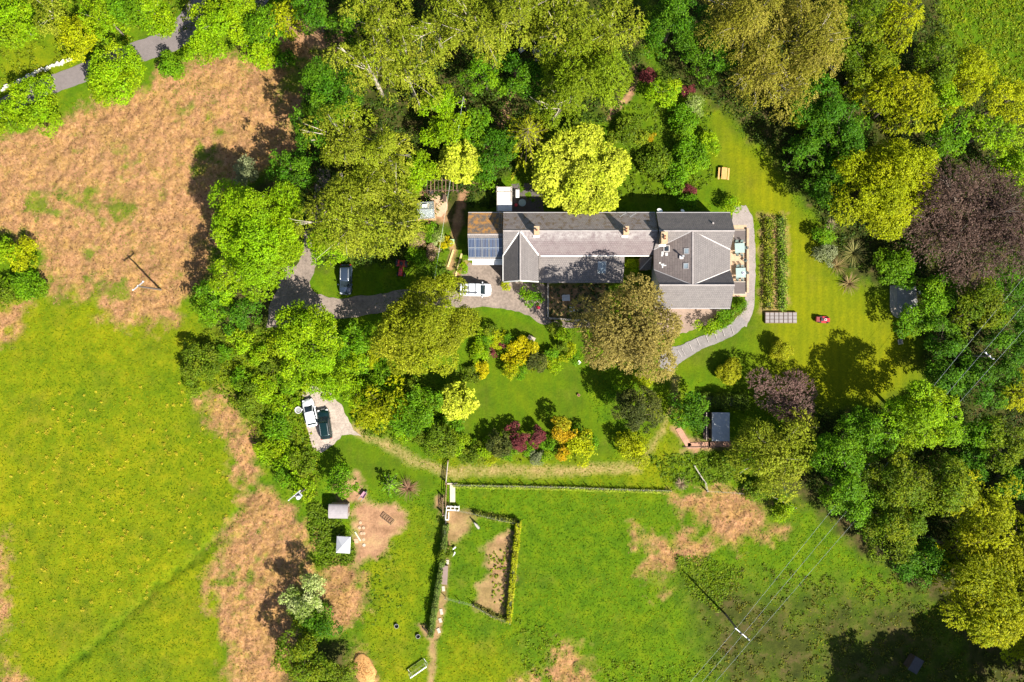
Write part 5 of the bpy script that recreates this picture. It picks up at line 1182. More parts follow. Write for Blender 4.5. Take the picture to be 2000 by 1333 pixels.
# ------------------------------------------------------------------ vehicles
RUBBER = plain('tyre_rubber', (.02, .02, .02), .85, var=.3, scale=9, bump=.2)
HUB = plain('wheel_rim', (.42, .43, .44), .35, .7, var=.1, scale=9, bump=0)
CARGL = glass_mat('car_glass', (.015, .022, .028), .04)
LAMP = plain('lamp_lens', (.62, .63, .64), .15, var=.05, scale=9, bump=0)
TAIL = plain('tail_lens', (.35, .015, .012), .2, var=.1, scale=9, bump=0)
def paint(name, c, metal=.35, rough=.3):
    return plain(name, c, rough, metal, var=.06, scale=1.2, bump=0, coat=.7)
def make_car(label, cat, loc, rz, L, W, Hh, mat, hood=.27, tail=.06, name='car', rails=None, roofmat=None, glass_f=1.0, van=False, rear_glass=True):
    """x forward. lofted body, glass house, roof panel, four wheels, lamps, mirrors"""
    t = thing(name, label, cat, loc, rz); hb = .98 if not van else 1.15; hl, hw = L / 2, W / 2
    def sec(x, w, zb, zt, r=.86): return [(x, -w, zb), (x, -w * 1.0, zb + (zt - zb) * .55), (x, -w * .97, zt - .10), (x, -w * r, zt), (x, 0, zt + .03), (x, w * r, zt), (x, w * .97, zt - .10), (x, w, zb + (zt - zb) * .55), (x, w, zb), (x, 0, zb)]
    xc = hl - L * hood; mb = MB()
    mb.loft([sec(-hl, hw * .80, .40, hb - .22), sec(-hl + .10, hw * .93, .30, hb - .04), sec(-hl + .5, hw, .24, hb), sec(0, hw, .22, hb), sec(xc, hw, .24, hb), sec(xc + (hl - xc) * .5, hw * .985, .24, hb - .07), sec(hl - .30, hw * .93, .28, hb - .20, .8), sec(hl - .08, hw * .80, .32, hb - .34, .75), sec(hl, hw * .62, .40, hb - .46, .7)])
    mb.build('body', mat, t, smooth=True)
    # glass house: belt outline and roof outline
    xb0, xb1 = -hl + L * tail, xc + (.22 if not van else .1); xr0, xr1 = xb0 + (.42 if not van else .12), xb1 - (.95 if not van else .75)
    wb, wr = hw * .90, hw * .74 if not van else hw * .84; zr = Hh - .06; zb = hb - .04
    def outl(x0, x1, w, z): return [(x0, -w, z), (x0 + .0, w, z), (x0 + .3, w * 1.0, z), (x1 - .35, w, z), (x1, w * .78, z), (x1, -w * .78, z), (x1 - .35, -w, z), (x0 + .3, -w, z)]
    o0 = outl(xb0, xb1, wb, zb); o1 = outl(xr0, xr1, wr, zr)
    MB().loft([[o0[i] for i in range(8)], [o1[i] for i in range(8)]]).build('windows', CARGL, t)
    rf = MB(); e = .05
    q = lambda w, x0, x1, z: [(x0, -w * .92, z), (x0, w * .92, z), (x0 + .15, w, z), (x1 - .15, w, z), (x1, w * .86, z), (x1, -w * .86, z), (x1 - .15, -w, z), (x0 + .15, -w, z)]
    rf.loft([q(wr + e, xr0 - .10, xr1 + .03, zr - .03), q(wr + e * .8, xr0 - .08, xr1 + .02, zr + .03), q(wr * .86, xr0 + .12, xr1 - .12, Hh)])
    roof = rf.build('roof', roofmat or mat, t, smooth=True)
    pl = MB()
    for s in (-1, 1):
        for a, b in (((xb1 - .06, s * wb * .84, zb), (xr1, s * wr * .86, zr)), ((xb0 + .02, s * wb * .97, zb), (xr0, s * wr, zr)), (((xb0 + xb1) / 2 - .1, s * wb * .995, zb), ((xr0 + xr1) / 2 - .05, s * wr * 1.0, zr)), ((xb0 + .9, s * wb * .995, zb), (xr0 + .6, s * wr, zr))):
            pl.tube([a, b], .045, 5)
    if van:
        for s in (-1, 1): pl.loft([[(xb0, s * (wb + .02), zb), (xb0 + 1.3, s * (wb + .02), zb), (xb0 + 1.3, s * (wb - .04), zb), (xb0, s * (wb - .04), zb)], [(xr0, s * (wr + .03), zr), (xr0 + 1.2, s * (wr + .03), zr), (xr0 + 1.2, s * (wr - .03), zr), (xr0, s * (wr - .03), zr)]])
    pl.build('pillars', mat, t)
    for sx in (hl - L * .19, -hl + L * .19):
        for s in (-1, 1):
            w = MB(); n = 18; R_ = .33
            for y0, y1, r in ((s * (hw - .20), s * (hw - .005), R_),):
                w.add([(sx + r * math.cos(6.283 * k / n), y, .33 + r * math.sin(6.283 * k / n)) for y in (y0, y1) for k in range(n)], [(k, (k + 1) % n, n + (k + 1) % n, n + k) for k in range(n)] + [tuple(range(n)), tuple(range(2 * n - 1, n - 1, -1))])
            wh = w.build('wheel', RUBBER, t); d = MB()
            d.add([(sx + .21 * math.cos(6.283 * k / n), y, .33 + .21 * math.sin(6.283 * k / n)) for y in (s * (hw - .05), s * (hw + .006)) for k in range(n)], [(k, (k + 1) % n, n + (k + 1) % n, n + k) for k in range(n)] + [tuple(range(n)), tuple(range(2 * n - 1, n - 1, -1))])
            d.build('rim', HUB, wh)
    for s in (-1, 1):
        MB().box((hl - .20, s * hw * .68, hb - .31), (.26, .30, .13), -s * .35).build('headlight', LAMP, t)
        MB().box((-hl + .09, s * hw * .76, hb - .16), (.12, .22, .22), s * .2).build('tail_light', TAIL, t)
        MB().box((xb1 - .45, s * (hw + .10), hb + .06), (.14, .22, .15), s * .2).build('mirror', mat, t)
    MB().box((hl - .02, 0, .42), (.10, hw * .9, .14)).build('grille', BLACK, t)
    MB().box((hl + .012, 0, .50), (.03, .50, .10)).build('number_plate', WHITE, t)
    if rails:
        for s in (-1, 1):
            MB().tube([(xr0 + .1, s * wr * .84, Hh + .02), (xr0 + .3, s * wr * .84, Hh + .06), (xr1 - .4, s * wr * .84, Hh + .06), (xr1 - .2, s * wr * .84, Hh + .02)], .035, 5).build('roof_rail', rails, roof)
    return t, roof, (xr0, xr1, wr)
R = math.radians
W_P = paint('white_car_paint', (.80, .80, .80), .0, .3); G_P = paint('dark_green_car_paint', (.006, .026, .024), .4, .25)
B_P = paint('slate_blue_car_paint', (.035, .052, .085), .4, .32); V_P = paint('white_van_paint', (.68, .69, .72), .0, .35)
make_car('white hatchback car parked on the gravel pad', 'car', P(608, 806), R(103), 4.15, 1.76, 1.48, W_P)
make_car('dark green estate car with roof rails parked on the gravel pad', 'car', P(636, 828), R(98), 4.5, 1.8, 1.55, G_P, rails=ALU, tail=.04)
make_car('slate blue car with silver roof rails parked on the grass under the huge birch', 'car', P(677, 547), R(-91), 4.5, 1.85, 1.7, B_P, rails=ALU, tail=.04)
tv, rv_, (a_, b_, c_) = make_car('white van with roof bars parked on the forecourt facing the house', 'van', P(929, 567), R(-1), 4.7, 1.92, 1.95, V_P, hood=.20, tail=.02, van=True, name='van')
for x in (a_ + .25, a_ + 1.25, a_ + 2.2): MB().box((x, 0, 2.02), (.07, c_ * 1.9, .06)).build('roof_bar', BLACK, rv_)
MB().box((a_ + 1.25, -c_ * .72, 2.10), (2.6, .16, .14)).build('roof_tube', plain('grey_plastic', (.12, .12, .13), .6), rv_)
MB().box((a_ + 1.0, .1, 2.08), (.5, .35, .12)).build('roof_box', MATS['grey_plastic'], rv_)

# compact red tractor glimpsed between the trees
t = thing('tractor', 'red tractor half hidden between the huge birch and the amber oak', 'tractor', P(785, 523), R(-95))
REDP = paint('red_machine_paint', (.42, .015, .02), .0, .4)
MB().box((.75, 0, .85), (1.2, .62, .55), 0, .85).build('bonnet', REDP, t)
b_ = MB().box((-.55, .46, .95), (.9, .38, .12)).box((-.55, -.46, .95), (.9, .38, .12)).box((-.4, 0, .6), (1.2, .5, .3)); b_.build('mudguards', REDP, t)
MB().box((-.5, 0, 1.0), (.45, .45, .1)).box((-.72, 0, 1.2), (.1, .45, .4)).build('seat', BLACK, t)
for x, y, r, w in ((-.6, .68, .58, .3), (-.6, -.68, .58, .3), (1.05, .5, .33, .2), (1.05, -.5, .33, .2)):
    mb = MB(); n = 16; mb.add([(x + r * math.cos(6.283 * k / n), yy, r + r * math.sin(6.283 * k / n)) for yy in (y - w / 2, y + w / 2) for k in range(n)], [(k, (k + 1) % n, n + (k + 1) % n, n + k) for k in range(n)] + [tuple(range(n)), tuple(range(2 * n - 1, n - 1, -1))])
    wl_ = mb.build('wheel', RUBBER, t)
    for s in (-1, 1): MB().box((x, y + s * (w / 2 + .012), r), (r * .8, .03, r * .8)).build('rim', REDP, wl_)
mb = MB(); mb.tube([(-.1, -.2, 1.0), (.0, -.2, 1.25)], .03, 5); mb.lathe([(.2, 1.24), (.2, 1.28), (.16, 1.28), (.16, 1.24)], 14, cap=False); mb.build('steering_wheel', BLACK, t)

# ride-on mower on the lawn
t = thing('lawn_mower', 'red and black ride-on lawn mower standing on the mown lawn', 'lawn mower', P(1607, 625), R(176))
MB().box((-.58, 0, .40), (.62, .62, .42), 0, .86).build('bonnet', REDP, t)
MB().box((.0, 0, .24), (.85, 1.0, .16)).build('cutting_deck', REDP, t)
MB().box((.30, 0, .58), (.42, .44, .10)).box((.52, 0, .78), (.10, .44, .36)).build('seat', BLACK, t)
MB().box((.95, 0, .48), (.60, .78, .52), 0, .9).build('grass_box', plain('dark_red_plastic', (.20, .02, .02), .6), t)
for x, y, r in ((-.62, .38, .19), (-.62, -.38, .19), (.55, .40, .26), (.55, -.40, .26)):
    mb = MB(); n = 14; mb.add([(x + r * math.cos(6.283 * k / n), yy, r + r * math.sin(6.283 * k / n)) for yy in (y - .1, y + .1) for k in range(n)], [(k, (k + 1) % n, n + (k + 1) % n, n + k) for k in range(n)] + [tuple(range(n)), tuple(range(2 * n - 1, n - 1, -1))]); mb.build('wheel', RUBBER, t)
mb = MB(); mb.tube([(-.3, 0, .55), (-.12, 0, .82)], .03, 5); mb.lathe([(.17, .82), (.19, .85), (.15, .86), (.13, .82)], 14, (-.1, 0, 0), cap=False); mb.build('steering_wheel', WHITE, t)

# ------------------------------------------------------------------ garden furniture
def boards(mb, n, L, W, z, h, gap=.02, along='x', c=(0, 0)):
    w = W / n
    for i in range(n):
        o = -W / 2 + w * (i + .5)
        mb.box((c[0] + (0 if along == 'x' else o), c[1] + (o if along == 'x' else 0), z), (L if along == 'x' else w - gap, w - gap if along == 'x' else L, h))
t = thing('picnic_table', 'orange timber picnic table with benches alone on the yellow lawn', 'picnic table', P(1412, 341), R(-4))
mb = MB(); boards(mb, 4, 1.75, .80, .74, .05, along='y'); mb.build('tabletop', WOODL, t)
for s in (-1, 1):
    mb = MB(); boards(mb, 1, 1.75, .26, .45, .05, along='y', c=(s * .72, 0)); mb.build('bench', WOODL, t)
    for q in (-1, 1): MB().tube([(q * .25, s * .62, .72), (q * .62, s * .62, .02)], .045, 4).build('leg', WOODM, t)
    MB().box((0, s * .62, .40), (1.6, .05, .09)).build('crossbar', WOODM, t)
MINT = plain('pale_green_metal', (.25, .33, .31), .5, var=.1, scale=5, bump=.05)
MINTD = plain('grey_green_metal', (.13, .18, .165), .5, var=.2, scale=5, bump=.05)
def garden_table(px, py, label, w=1.45, l=1.45):
    t = thing('garden_table', label, 'table', P(px, py) + Vector((0, 0, .044)), R(2))
    mb = MB(); boards(mb, 7, w, l, .73, .03, .006); mb.build('tabletop', MINT, t)
    for a in (-1, 1):
        for b in (-1, 1): MB().tube([(a * w * .42, b * l * .42, .72), (a * w * .45, b * l * .45, 0)], .025, 6).build('leg', MINTD, t)
    return t
def chair_proto():
    t = thing('garden_chair', '', 'chair')
    mb = MB(); boards(mb, 4, .42, .42, .45, .025, .015); mb.build('seat', MINTD, t)
    mb = MB()
    for k in range(4): mb.box((-.21 - .02 * k, 0, .56 + k * .1), (.02, .40, .07))
    mb.build('backrest', MINTD, t)
    for a in (-1, 1):
        for b in (-1, 1): MB().tube([(a * .19, b * .19, .45), (a * .22, b * .2, 0)], .017, 5).build('leg', MINTD, t)
        MB().tube([(-.2, a * .22, .63), (.15, a * .22, .63), (.18, a * .2, .45)], .015, 5).build('armrest', MINTD, t)
    return t
def dup(r, loc, rz, label, group=None):
    n = r.copy(); COL.objects.link(n); n.location = loc; n.rotation_euler = (0, 0, rz); n['label'] = label
    if group: n['group'] = group
    for ch in r.children:
        c = ch.copy(); COL.objects.link(c); c.parent = n
        for g in ch.children: d = g.copy(); COL.objects.link(d); d.parent = c
    return n
garden_table(1442, 486, 'pale green square table on the patio, the upper one with a bare top')
garden_table(1444, 534, 'pale green square table on the patio, the lower one with a plate on it')
t = thing('plate', 'blue and white plate lying on the lower patio table', 'plate', P(1449, 535) + Vector((0, 0, .79)))
MB().lathe([(.10, 0), (.26, .03), (.27, .045), (.10, .015)], 20).build('dish', WHITE, t); MB().lathe([(.12, .0), (.17, .06), (.15, .07), (.02, .03)], 14, (-.12, .06, .02)).build('bowl', plain('navy_glaze', (.02, .03, .10), .3), t)
ch = chair_proto(); first = True
for px, py, rz, lab in ((1437, 474, -90, 'dark garden chair at the top edge of the upper patio table, left of two'), (1447, 474, -88, 'dark garden chair at the top edge of the upper patio table, right of two'),
    (1438, 498, 88, 'dark garden chair below the upper patio table, left of two'), (1447, 499, 94, 'dark garden chair below the upper patio table, right of two'), (1455, 485, 170, 'dark garden chair right of the upper patio table'),
    (1439, 522, -92, 'dark garden chair above the lower patio table, left of two'), (1448, 522, -86, 'dark garden chair above the lower patio table, right of two'),
    (1438, 546, 86, 'dark garden chair below the lower patio table, left of two'), (1448, 547, 92, 'dark garden chair below the lower patio table, right of two'), (1456, 534, 175, 'dark garden chair right of the lower patio table'),
    (1453, 509, 140, 'dark garden chair standing between the two patio tables')):
    loc = P(px, py) + Vector((0, 0, .044))
    if first: ch.location = loc; ch.rotation_euler = (0, 0, R(rz)); ch['label'] = lab; ch['group'] = 'dark chairs on the patio'; first = False
    else: dup(ch, loc, R(rz), lab, 'dark chairs on the patio')
# sunken dark covers at both ends of the patio, low wall
for py, lab in ((462, 'dark flat cellar cover at the upper end of the patio'), (563, 'dark flat cellar cover at the lower end of the patio')):
    t = thing('cellar_cover', lab, 'hatch', P(1444, py)); MB().box((0, 0, .12), (1.68, 1.75, .16)).build('lid', plain('brown_lid', (.10, .08, .075), .8, var=.2), t)
    for s in (-1, 1): MB().box((s * .90, 0, .11), (.10, 1.95, .22)).build('frame', PALE, t); MB().box((0, s * .93, .11), (1.69, .10, .22)).build('frame', PALE, t)
t = thing('patio_wall', 'low pale stone wall between patio and gravel path', 'wall', P(1459, 510)); MB().box((0, 0, .2), (.24, 9.5, .40)).build('stonework', PALE, t); MB().box((0, 0, .43), (.32, 9.6, .06)).build('coping', PAVE, t)
# round table, red stool, white chair behind the cottage
t = thing('round_table', 'pale grey green round table on the dark yard behind the cottage', 'table', P(1020, 398))
MB().lathe([(.03, .70), (.55, .70), (.56, .72), (.55, .74), (.03, .74)], 24).build('tabletop', MINT, t); MB().tube([(0, 0, .70), (0, 0, .05)], .04, 8).build('pedestal', MINTD, t)
for k in range(3): MB().tube([(0, 0, .10), (.36 * math.cos(2.1 * k), .36 * math.sin(2.1 * k), .02)], .025, 5).build('leg', MINTD, t)
t = thing('stool', 'small red stool beside the round grey table', 'stool', P(1008, 402)); MB().lathe([(.03, .42), (.22, .42), (.24, .46), (.20, .49), (.03, .48)], 16).build('seat', plain('red_plastic', (.50, .02, .03), .5, var=.1), t)
for k in range(3): MB().tube([(.14 * math.cos(2.1 * k), .14 * math.sin(2.1 * k), .44), (.2 * math.cos(2.1 * k), .2 * math.sin(2.1 * k), 0)], .02, 5).build('leg', MATS['red_plastic'], t)
t = thing('garden_bench', 'white slatted bench beside the white flat roof', 'bench', P(1011, 380), R(90))
mb = MB(); boards(mb, 5, 1.2, .5, .45, .03); mb.build('seat', WHITE, t); mb = MB(); boards(mb, 1, 1.2, .05, .62, .3, c=(0, .27)); mb.build('backrest', WHITE, t)
for a in (-1, 1):
    for b in (-1, 1): MB().box((a * .52, b * .2, .22), (.06, .06, .44)).build('leg', WHITE, t)
# white seat and table in the shaded front garden
def white_set(px, py, w, l, label, back):
    t = thing('garden_bench' if back else 'garden_table', label, 'bench' if back else 'table', P(px, py), R(2)); mb = MB(); boards(mb, 5, w, l, .45, .03, .03); mb.build('seat' if back else 'tabletop', plain('worn_white_paint', (.52, .50, .48), .7, var=.15), t)
    for a in (-1, 1):
        for b in (-1, 1): MB().box((a * (w / 2 - .05), b * (l / 2 - .05), .22), (.06, .06, .44)).build('leg', MATS['worn_white_paint'], t)
    if back: mb = MB(); boards(mb, 4, .06, w, .72, .5, .06, along='y', c=(0, l / 2)); [mb.box((i * .3, l / 2 + .03, 1.0), (.2, .05, .2)) for i in (-1, 1)]; mb.build('backrest', MATS['worn_white_paint'], t)
white_set(1105, 583, 1.15, .85, 'white slatted bench in the shaded front garden', True); white_set(1117, 605, .75, .75, 'small white square table in the shaded front garden', False)
t = thing('garden_bench', 'pale wooden bench standing askew above the golden shrubs', 'bench', P(1038, 661), R(-25)); mb = MB(); boards(mb, 3, 1.15, .5, .45, .03); mb.build('seat', PALE, t)
mb = MB(); boards(mb, 2, 1.15, .06, .68, .34, c=(0, .26)); mb.build('backrest', PALE, t)
for a in (-1, 1):
    for b in (-1, 1): MB().box((a * .5, b * .2, .22), (.06, .06, .44)).build('leg', PALE, t)
t = thing('kettle_pot', 'crimson flower tub on the dark paving by the front garden', 'flower pot', P(1051, 601)); MB().lathe([(.16, 0), (.24, .35), (.26, .38), (.2, .38)], 14).build('pot', TERRA, t)
rg = np.random.RandomState(5); d = sphere_dirs(rg, 60, 0); leaf_object('flowers', d * .3 + np.array([0, 0, .45]), d, .16, .12, np.array((.55, .01, .08)) * rg.uniform(.7, 1.2, (60, 1)), t); t.name = 'flower_pot'
t = thing('pedestal', 'white square pedestal on the lawn edge near the tan brown tree', 'pedestal', P(1130, 708), R(42)); MB().box((0, 0, .05), (.42, .42, .1)).box((0, 0, .4), (.26, .26, .6)).build('column', WHITE, t); MB().box((0, 0, .74), (.46, .46, .08)).build('top', WHITE, t)
t = thing('flower_pot', 'small reddish pot at the bend of the lawn edge', 'flower pot', P(1130, 772)); MB().lathe([(.12, 0), (.2, .28), (.22, .32), (.17, .32), (.15, .2)], 12).build('pot', TERRA, t); MB().lathe([(.02, .29), (.17, .29), (.02, .3)], 10).build('soil', WOODD, t)
# retaining wall of the front garden
t = thing('garden_wall', 'low stone wall round the shaded front garden', 'wall', P(1130, 590)); q = P(1070, 556), P(1070, 622), P(1150, 628)
mb = MB()
for a, b in zip(q[:-1], q[1:]): c = (a + b) / 2 - P(1130, 590); dd = b - a; mb.box((c.x, c.y, .3), (dd.length + .2, .26, .6), math.atan2(dd.y, dd.x))
mb.build('stonework', plain('old_stone', (.27, .235, .19), .95, var=.45, scale=5, bump=.7), t)
# stone terrace with curved steps
t = thing('stone_terrace', 'grey flagged terrace with two curved steps at the lawn edge', 'terrace', P(1765, 588))
def terr(x0, rr_, z0, z1, nm, mat):
    pts = [(1786, 560), (x0, 558)] + [(x0 + rr_ - rr_ * math.cos(a), 600 + rr_ * math.sin(a)) for a in [i * .26 for i in range(6)]] + [(1768, 602 + rr_), (1790, 596)]
    o = P(1765, 588); MB().prism([tuple((P(*p) - o)[:2]) for p in pts][::-1], z0, z1).build(nm, mat, t)
terr(1738, 24, 0, .14, 'step', PALE); terr(1744, 20, .14, .28, 'step', PALE); terr(1750, 16, .28, .42, 'floor', plain('flagstone', (.26, .245, .24), .9, var=.3, scale=2.2, bump=.3))
t = thing('garden_chair', 'white metal chair beside the grey stone terrace', 'chair', P(1793, 571), R(120)); MB().box((0, 0, .45), (.42, .42, .04)).build('seat', WHITE, t); mb = MB(); [mb.tube([(-.2, y, .45), (-.26, y, .9)], .018, 5) for y in (-.2, -.07, .07, .2)]; mb.tube([(-.26, -.2, .9), (-.26, .2, .9)], .02, 5); mb.build('backrest', WHITE, t)
for a in (-1, 1):
    for b in (-1, 1): MB().tube([(a * .19, b * .19, .45), (a * .2, b * .2, 0)], .017, 5).build('leg', WHITE, t)
t = thing('stone_slab', 'pale square stone slab at the shaded lawn corner', 'slab', P(1758, 668), .2); tag(t); MB().box((0, 0, .08), (.7, .75, .16)).build('slab', PALE, t); MB().box((0, 0, .19), (.45, .5, .06)).build('cap', STONE, t)
# cold frame of five lights
t = thing('cold_frame', 'row of pale cold frame lids with dark gaps below the flower borders', 'cold frame', P(1524, 621)); wd_ = 62 / K
for i in range(7):
    x = -wd_ / 2 + wd_ * (i + .5) / 7; MB().box((x, 0, .40), (wd_ / 7 - .13, 1.5, .04)).build('lid', plain('pale_lid', (.22, .19, .18), .6, var=.2, scale=3), t)
    MB().box((x - wd_ / 14, 0, .34), (.06, 1.6, .22)).build('rafter', WOODD, t)
MB().box((0, -.80, .2), (wd_, .06, .40)).box((0, .80, .2), (wd_, .06, .40)).build('frame', WOODM, t)
for u in (-.25, .25): MB().box((0, u, .434), (wd_, .05, .03)).build('batten', WOODD, t)
# grey summerhouse with brick edging
z = 2.3; c0, c1 = (PX(1391, z), PY(862, z)), (PX(1424, z), PY(806, z))
t = thing('summerhouse', 'grey roofed summerhouse with dark open veranda beside the golden brown tree', 'summerhouse', ((c0[0] + c1[0]) / 2, (c0[1] + c1[1]) / 2, 0)); w_, l_ = c1[0] - c0[0], c1[1] - c0[1]
MB().box((.1, 0, 1.0), (w_ - .3, l_ - .3, 2.1)).build('wall', WOODD, t)
mb = MB(); mb.loft([[(-w_ / 2, -l_ / 2, 2.1), (w_ / 2, -l_ / 2, 2.5), (w_ / 2, -l_ / 2, 2.6), (-w_ / 2, -l_ / 2, 2.2)], [(-w_ / 2, l_ / 2, 2.1), (w_ / 2, l_ / 2, 2.5), (w_ / 2, l_ / 2, 2.6), (-w_ / 2, l_ / 2, 2.2)]]); mb.build('roof', plain('grey_metal_roof', (.27, .275, .28), .55, .1, var=.2, scale=1.5, bump=.1), t)
MB().box((-w_ / 2 - .35, 0, .12), (.9, l_ - .2, .2)).build('veranda_floor', WOODD, t)
for y in (-l_ / 2 + .1, l_ / 2 - .1): MB().box((-w_ / 2 - .75, y, 1.0), (.09, .09, 2.0)).build('post', WOODG, t)
MB().box((-w_ / 2 - .75, 0, 1.98), (.09, l_ - .1, .08)).build('beam', WOODG, t); MB().box((-w_ / 2 - .06, 0, .95), (.06, .9, 1.9)).build('door', WOODM, t)
t = thing('brick_edging', 'red brick edging path round the grey summerhouse', 'edging', P(1370, 866)); mb = MB(); o = P(1370, 866); bp_ = [P(1325, 838), P(1345, 871), P(1385, 869), P(1424, 867)]
for a, b in zip(bp_[:-1], bp_[1:]): c = (a + b) / 2 - o; dd = b - a; mb.box((c.x, c.y, .05), (dd.length + .3, .85, .12), math.atan2(dd.y, dd.x))
mb.build('bricks', plain('red_brick', (.36, .19, .12), .9, var=.35, scale=6, bump=.4), t); MB().box((0, -.55, .08), (5.6, .10, .2)).build('kerb', WOODD, t)
# greenhouse, pergola, terrace
sheet('garden_terrace', PP(838,375,872,378,874,410,862,424,838,424,834,400), PAVE, .035, .08)
t = thing('greenhouse', 'grey framed glass greenhouse on a brown base beside the terrace', 'greenhouse', P(834, 414), R(3)); gw, gl = 2.4, 2.3
MB().box((0, 0, .25), (gw + .3, gl + .5, .5)).build('base', plain('tan_plinth', (.34, .21, .10), .9, var=.3), t)
mt_g, n_, l_n, b_g = nmat('greenhouse_glass'); b_g.inputs['Base Color'].default_value = (.75, .82, .80, 1); b_g.inputs['Roughness'].default_value = .05; b_g.inputs['Transmission Weight'].default_value = .75; b_g.inputs['IOR'].default_value = 1.05
for s in (-1, 1):
    mb = MB(); q = [(-gw / 2, s * gl / 2, 1.7), (gw / 2, s * gl / 2, 1.7), (gw / 2, 0, 2.3), (-gw / 2, 0, 2.3)]; mb.add(q + [(a, b, c + .02) for a, b, c in q], [(3, 2, 1, 0), (4, 5, 6, 7), (0, 1, 5, 4), (1, 2, 6, 5), (2, 3, 7, 6), (3, 0, 4, 7)]); mb.build('roof_glass', mt_g, t)
    MB().box((0, s * gl / 2, 1.1), (gw, .02, 1.2)).build('side_glass', mt_g, t); MB().box((s * gw / 2, 0, 1.1), (.02, gl, 1.2)).build('end_glass', mt_g, t)
mb = MB()
for i in range(5):
    x = -gw / 2 + gw * i / 4
    for s in (-1, 1): mb.tube([(x, s * gl / 2, .5), (x, s * gl / 2, 1.72), (x, 0, 2.33)], .035, 5)
mb.tube([(-gw / 2, 0, 2.33), (gw / 2, 0, 2.33)], .05, 5)
for s in (-1, 1): mb.tube([(-gw / 2, s * gl / 2, 1.72), (gw / 2, s * gl / 2, 1.72)], .045, 5)
mb.build('frame', ALU, t); MB().box((-.1, .45, 2.12), (.7, .6, .05)).build('roof_vent', WHITE, t); MB().box((0, -.5, .75), (gw - .4, .6, .06)).build('staging', WOODG, t)
t = thing('pergola', 'dark timber pergola above the brown terrace', 'pergola', P(866, 368))
for y in (-.75, .75): MB().box((0, y, 2.2), (5.0, .12, .16)).build('beam', WOODD, t)
for i in range(9): MB().box((-2.2 + i * .55, 0, 2.34), (.09, 2.1, .12)).build('rafter', WOODM if i % 3 else WOODD, t)
for x in (-2.3, 2.3):
    for y in (-.75, .75): MB().box((x, y, 1.06), (.12, .12, 2.12)).build('post', WOODD, t)
t = thing('garden_table', 'dark brown narrow table on the terrace by the pergola', 'table', P(869, 389)); MB().box((0, 0, .7), (.5, 1.05, .05)).build('tabletop', WOODD, t)
for a in (-1, 1):
    for b in (-1, 1): MB().box((a * .2, b * .45, .34), (.06, .06, .68)).build('leg', WOODD, t)
t = thing('water_butt', 'dark round barrel at the top of the terrace', 'barrel', P(843, 377)); MB().lathe([(.28, 0), (.34, .45), (.28, .9), (.26, .9), (.1, .88)], 16).build('barrel', WOODD, t); MB().lathe([(.30, .88), (.31, .93), (.05, .95)], 16).build('lid', BLACK, t)
t = thing('wheelie_bin', 'pale green bin on the grass near the yellow bush', 'bin', P(884, 474)); MB().box((0, 0, .5), (.56, .62, .95), 0, 1.08).build('body', plain('green_plastic', (.12, .30, .12), .6, var=.1), t); MB().box((0, 0, 1.0), (.64, .72, .07)).build('lid', plain('pale_green_plastic', (.34, .52, .28), .6, var=.1), t)
for s in (-1, 1): MB().box((s * .24, .36, .12), (.06, .2, .22)).build('wheel', BLACK, t)
for a, b, lab in (((886, 488), (875, 522), 'pale low timber edging left of the short lawn strip'), ((902, 496), (890, 540), 'pale low timber edging right of the short lawn strip')):
    A, B = P(*a), P(*b); c = (A + B) / 2; t = thing('lawn_edging', lab, 'edging', c, math.atan2((B - A).y, (B - A).x)); MB().box((0, 0, .07), ((B - A).length, .28, .16)).build('board', plain('straw_timber', (.50, .40, .17), .9, var=.2), t); [MB().box((u * (B - A).length * .4, .16, .1), (.07, .06, .22)).build('peg', WOODM, t) for u in (-1, 0, 1)]

# ------------------------------------------------------------------ fences, gates, walls
def post_fence(pts, label, hp=1.15, step=2.0, wires=3, mat=WOODG, rail=0, pr=.06, mesh_=False):
    pts = [P(*p) for p in pts]; o = pts[0]; t = thing('post_and_rail_fence' if rail else 'wire_fence', label, 'fence', o)
    allp = []
    for a, b in zip(pts[:-1], pts[1:]):
        n = max(1, round((b - a).length / step)); allp += [a.lerp(b, k / n) for k in range(n)]
    allp.append(pts[-1])
    for p in allp: MB().tube([(p.x - o.x, p.y - o.y, -.1), (p.x - o.x, p.y - o.y, hp)], pr, 6).build('post', mat, t)
    for k in range(wires):
        z = hp * (.3 + .65 * k / max(1, wires - 1)); mb = MB()
        if rail:
            for a, b in zip(allp[:-1], allp[1:]): c = (a + b) / 2 - o; d = b - a; mb.box((c.x, c.y, z), (d.length, .05, .11), math.atan2(d.y, d.x))
        else: mb.tube([(p.x - o.x, p.y - o.y, z) for p in allp], .007, 4)
        mb.build('rail' if rail else 'wire', mat if rail else LEAD, t)
    return t
post_fence([(888, 946), (1000, 948), (1100, 950), (1200, 954), (1308, 957)], 'post and wire fence along the top of the paddock below the gravel track', 1.25)
post_fence([(1378, 958), (1440, 962), (1500, 966), (1550, 990)], 'post and wire fence running into the shade below the golden brown tree', 1.2)
post_fence([(1354, 908), (1366, 928), (1376, 942), (1379, 957)], 'leaning pale rail fence below the brick edging', 1.25, 2.0, 2, plain('bleached_timber', (.46, .40, .33), .9, var=.3, scale=6), 1)
post_fence([(893, 996), (930, 1003), (975, 1014), (1010, 1020)], 'wire fence along the top of the vegetable pen', 1.2)
post_fence([(996, 1214), (960, 1200), (925, 1180), (870, 1166)], 'wire fence along the bottom of the vegetable pen', 1.2)
post_fence([(873, 944), (872, 965), (871, 988)], 'brown timber rails beside the pale concrete step', 1.2, 1.7, 3, WOODM, 1)
post_fence([(868, 1004), (872, 1018), (870, 1060)], 'thin wire fence at the left of the red earth yard', 1.1)
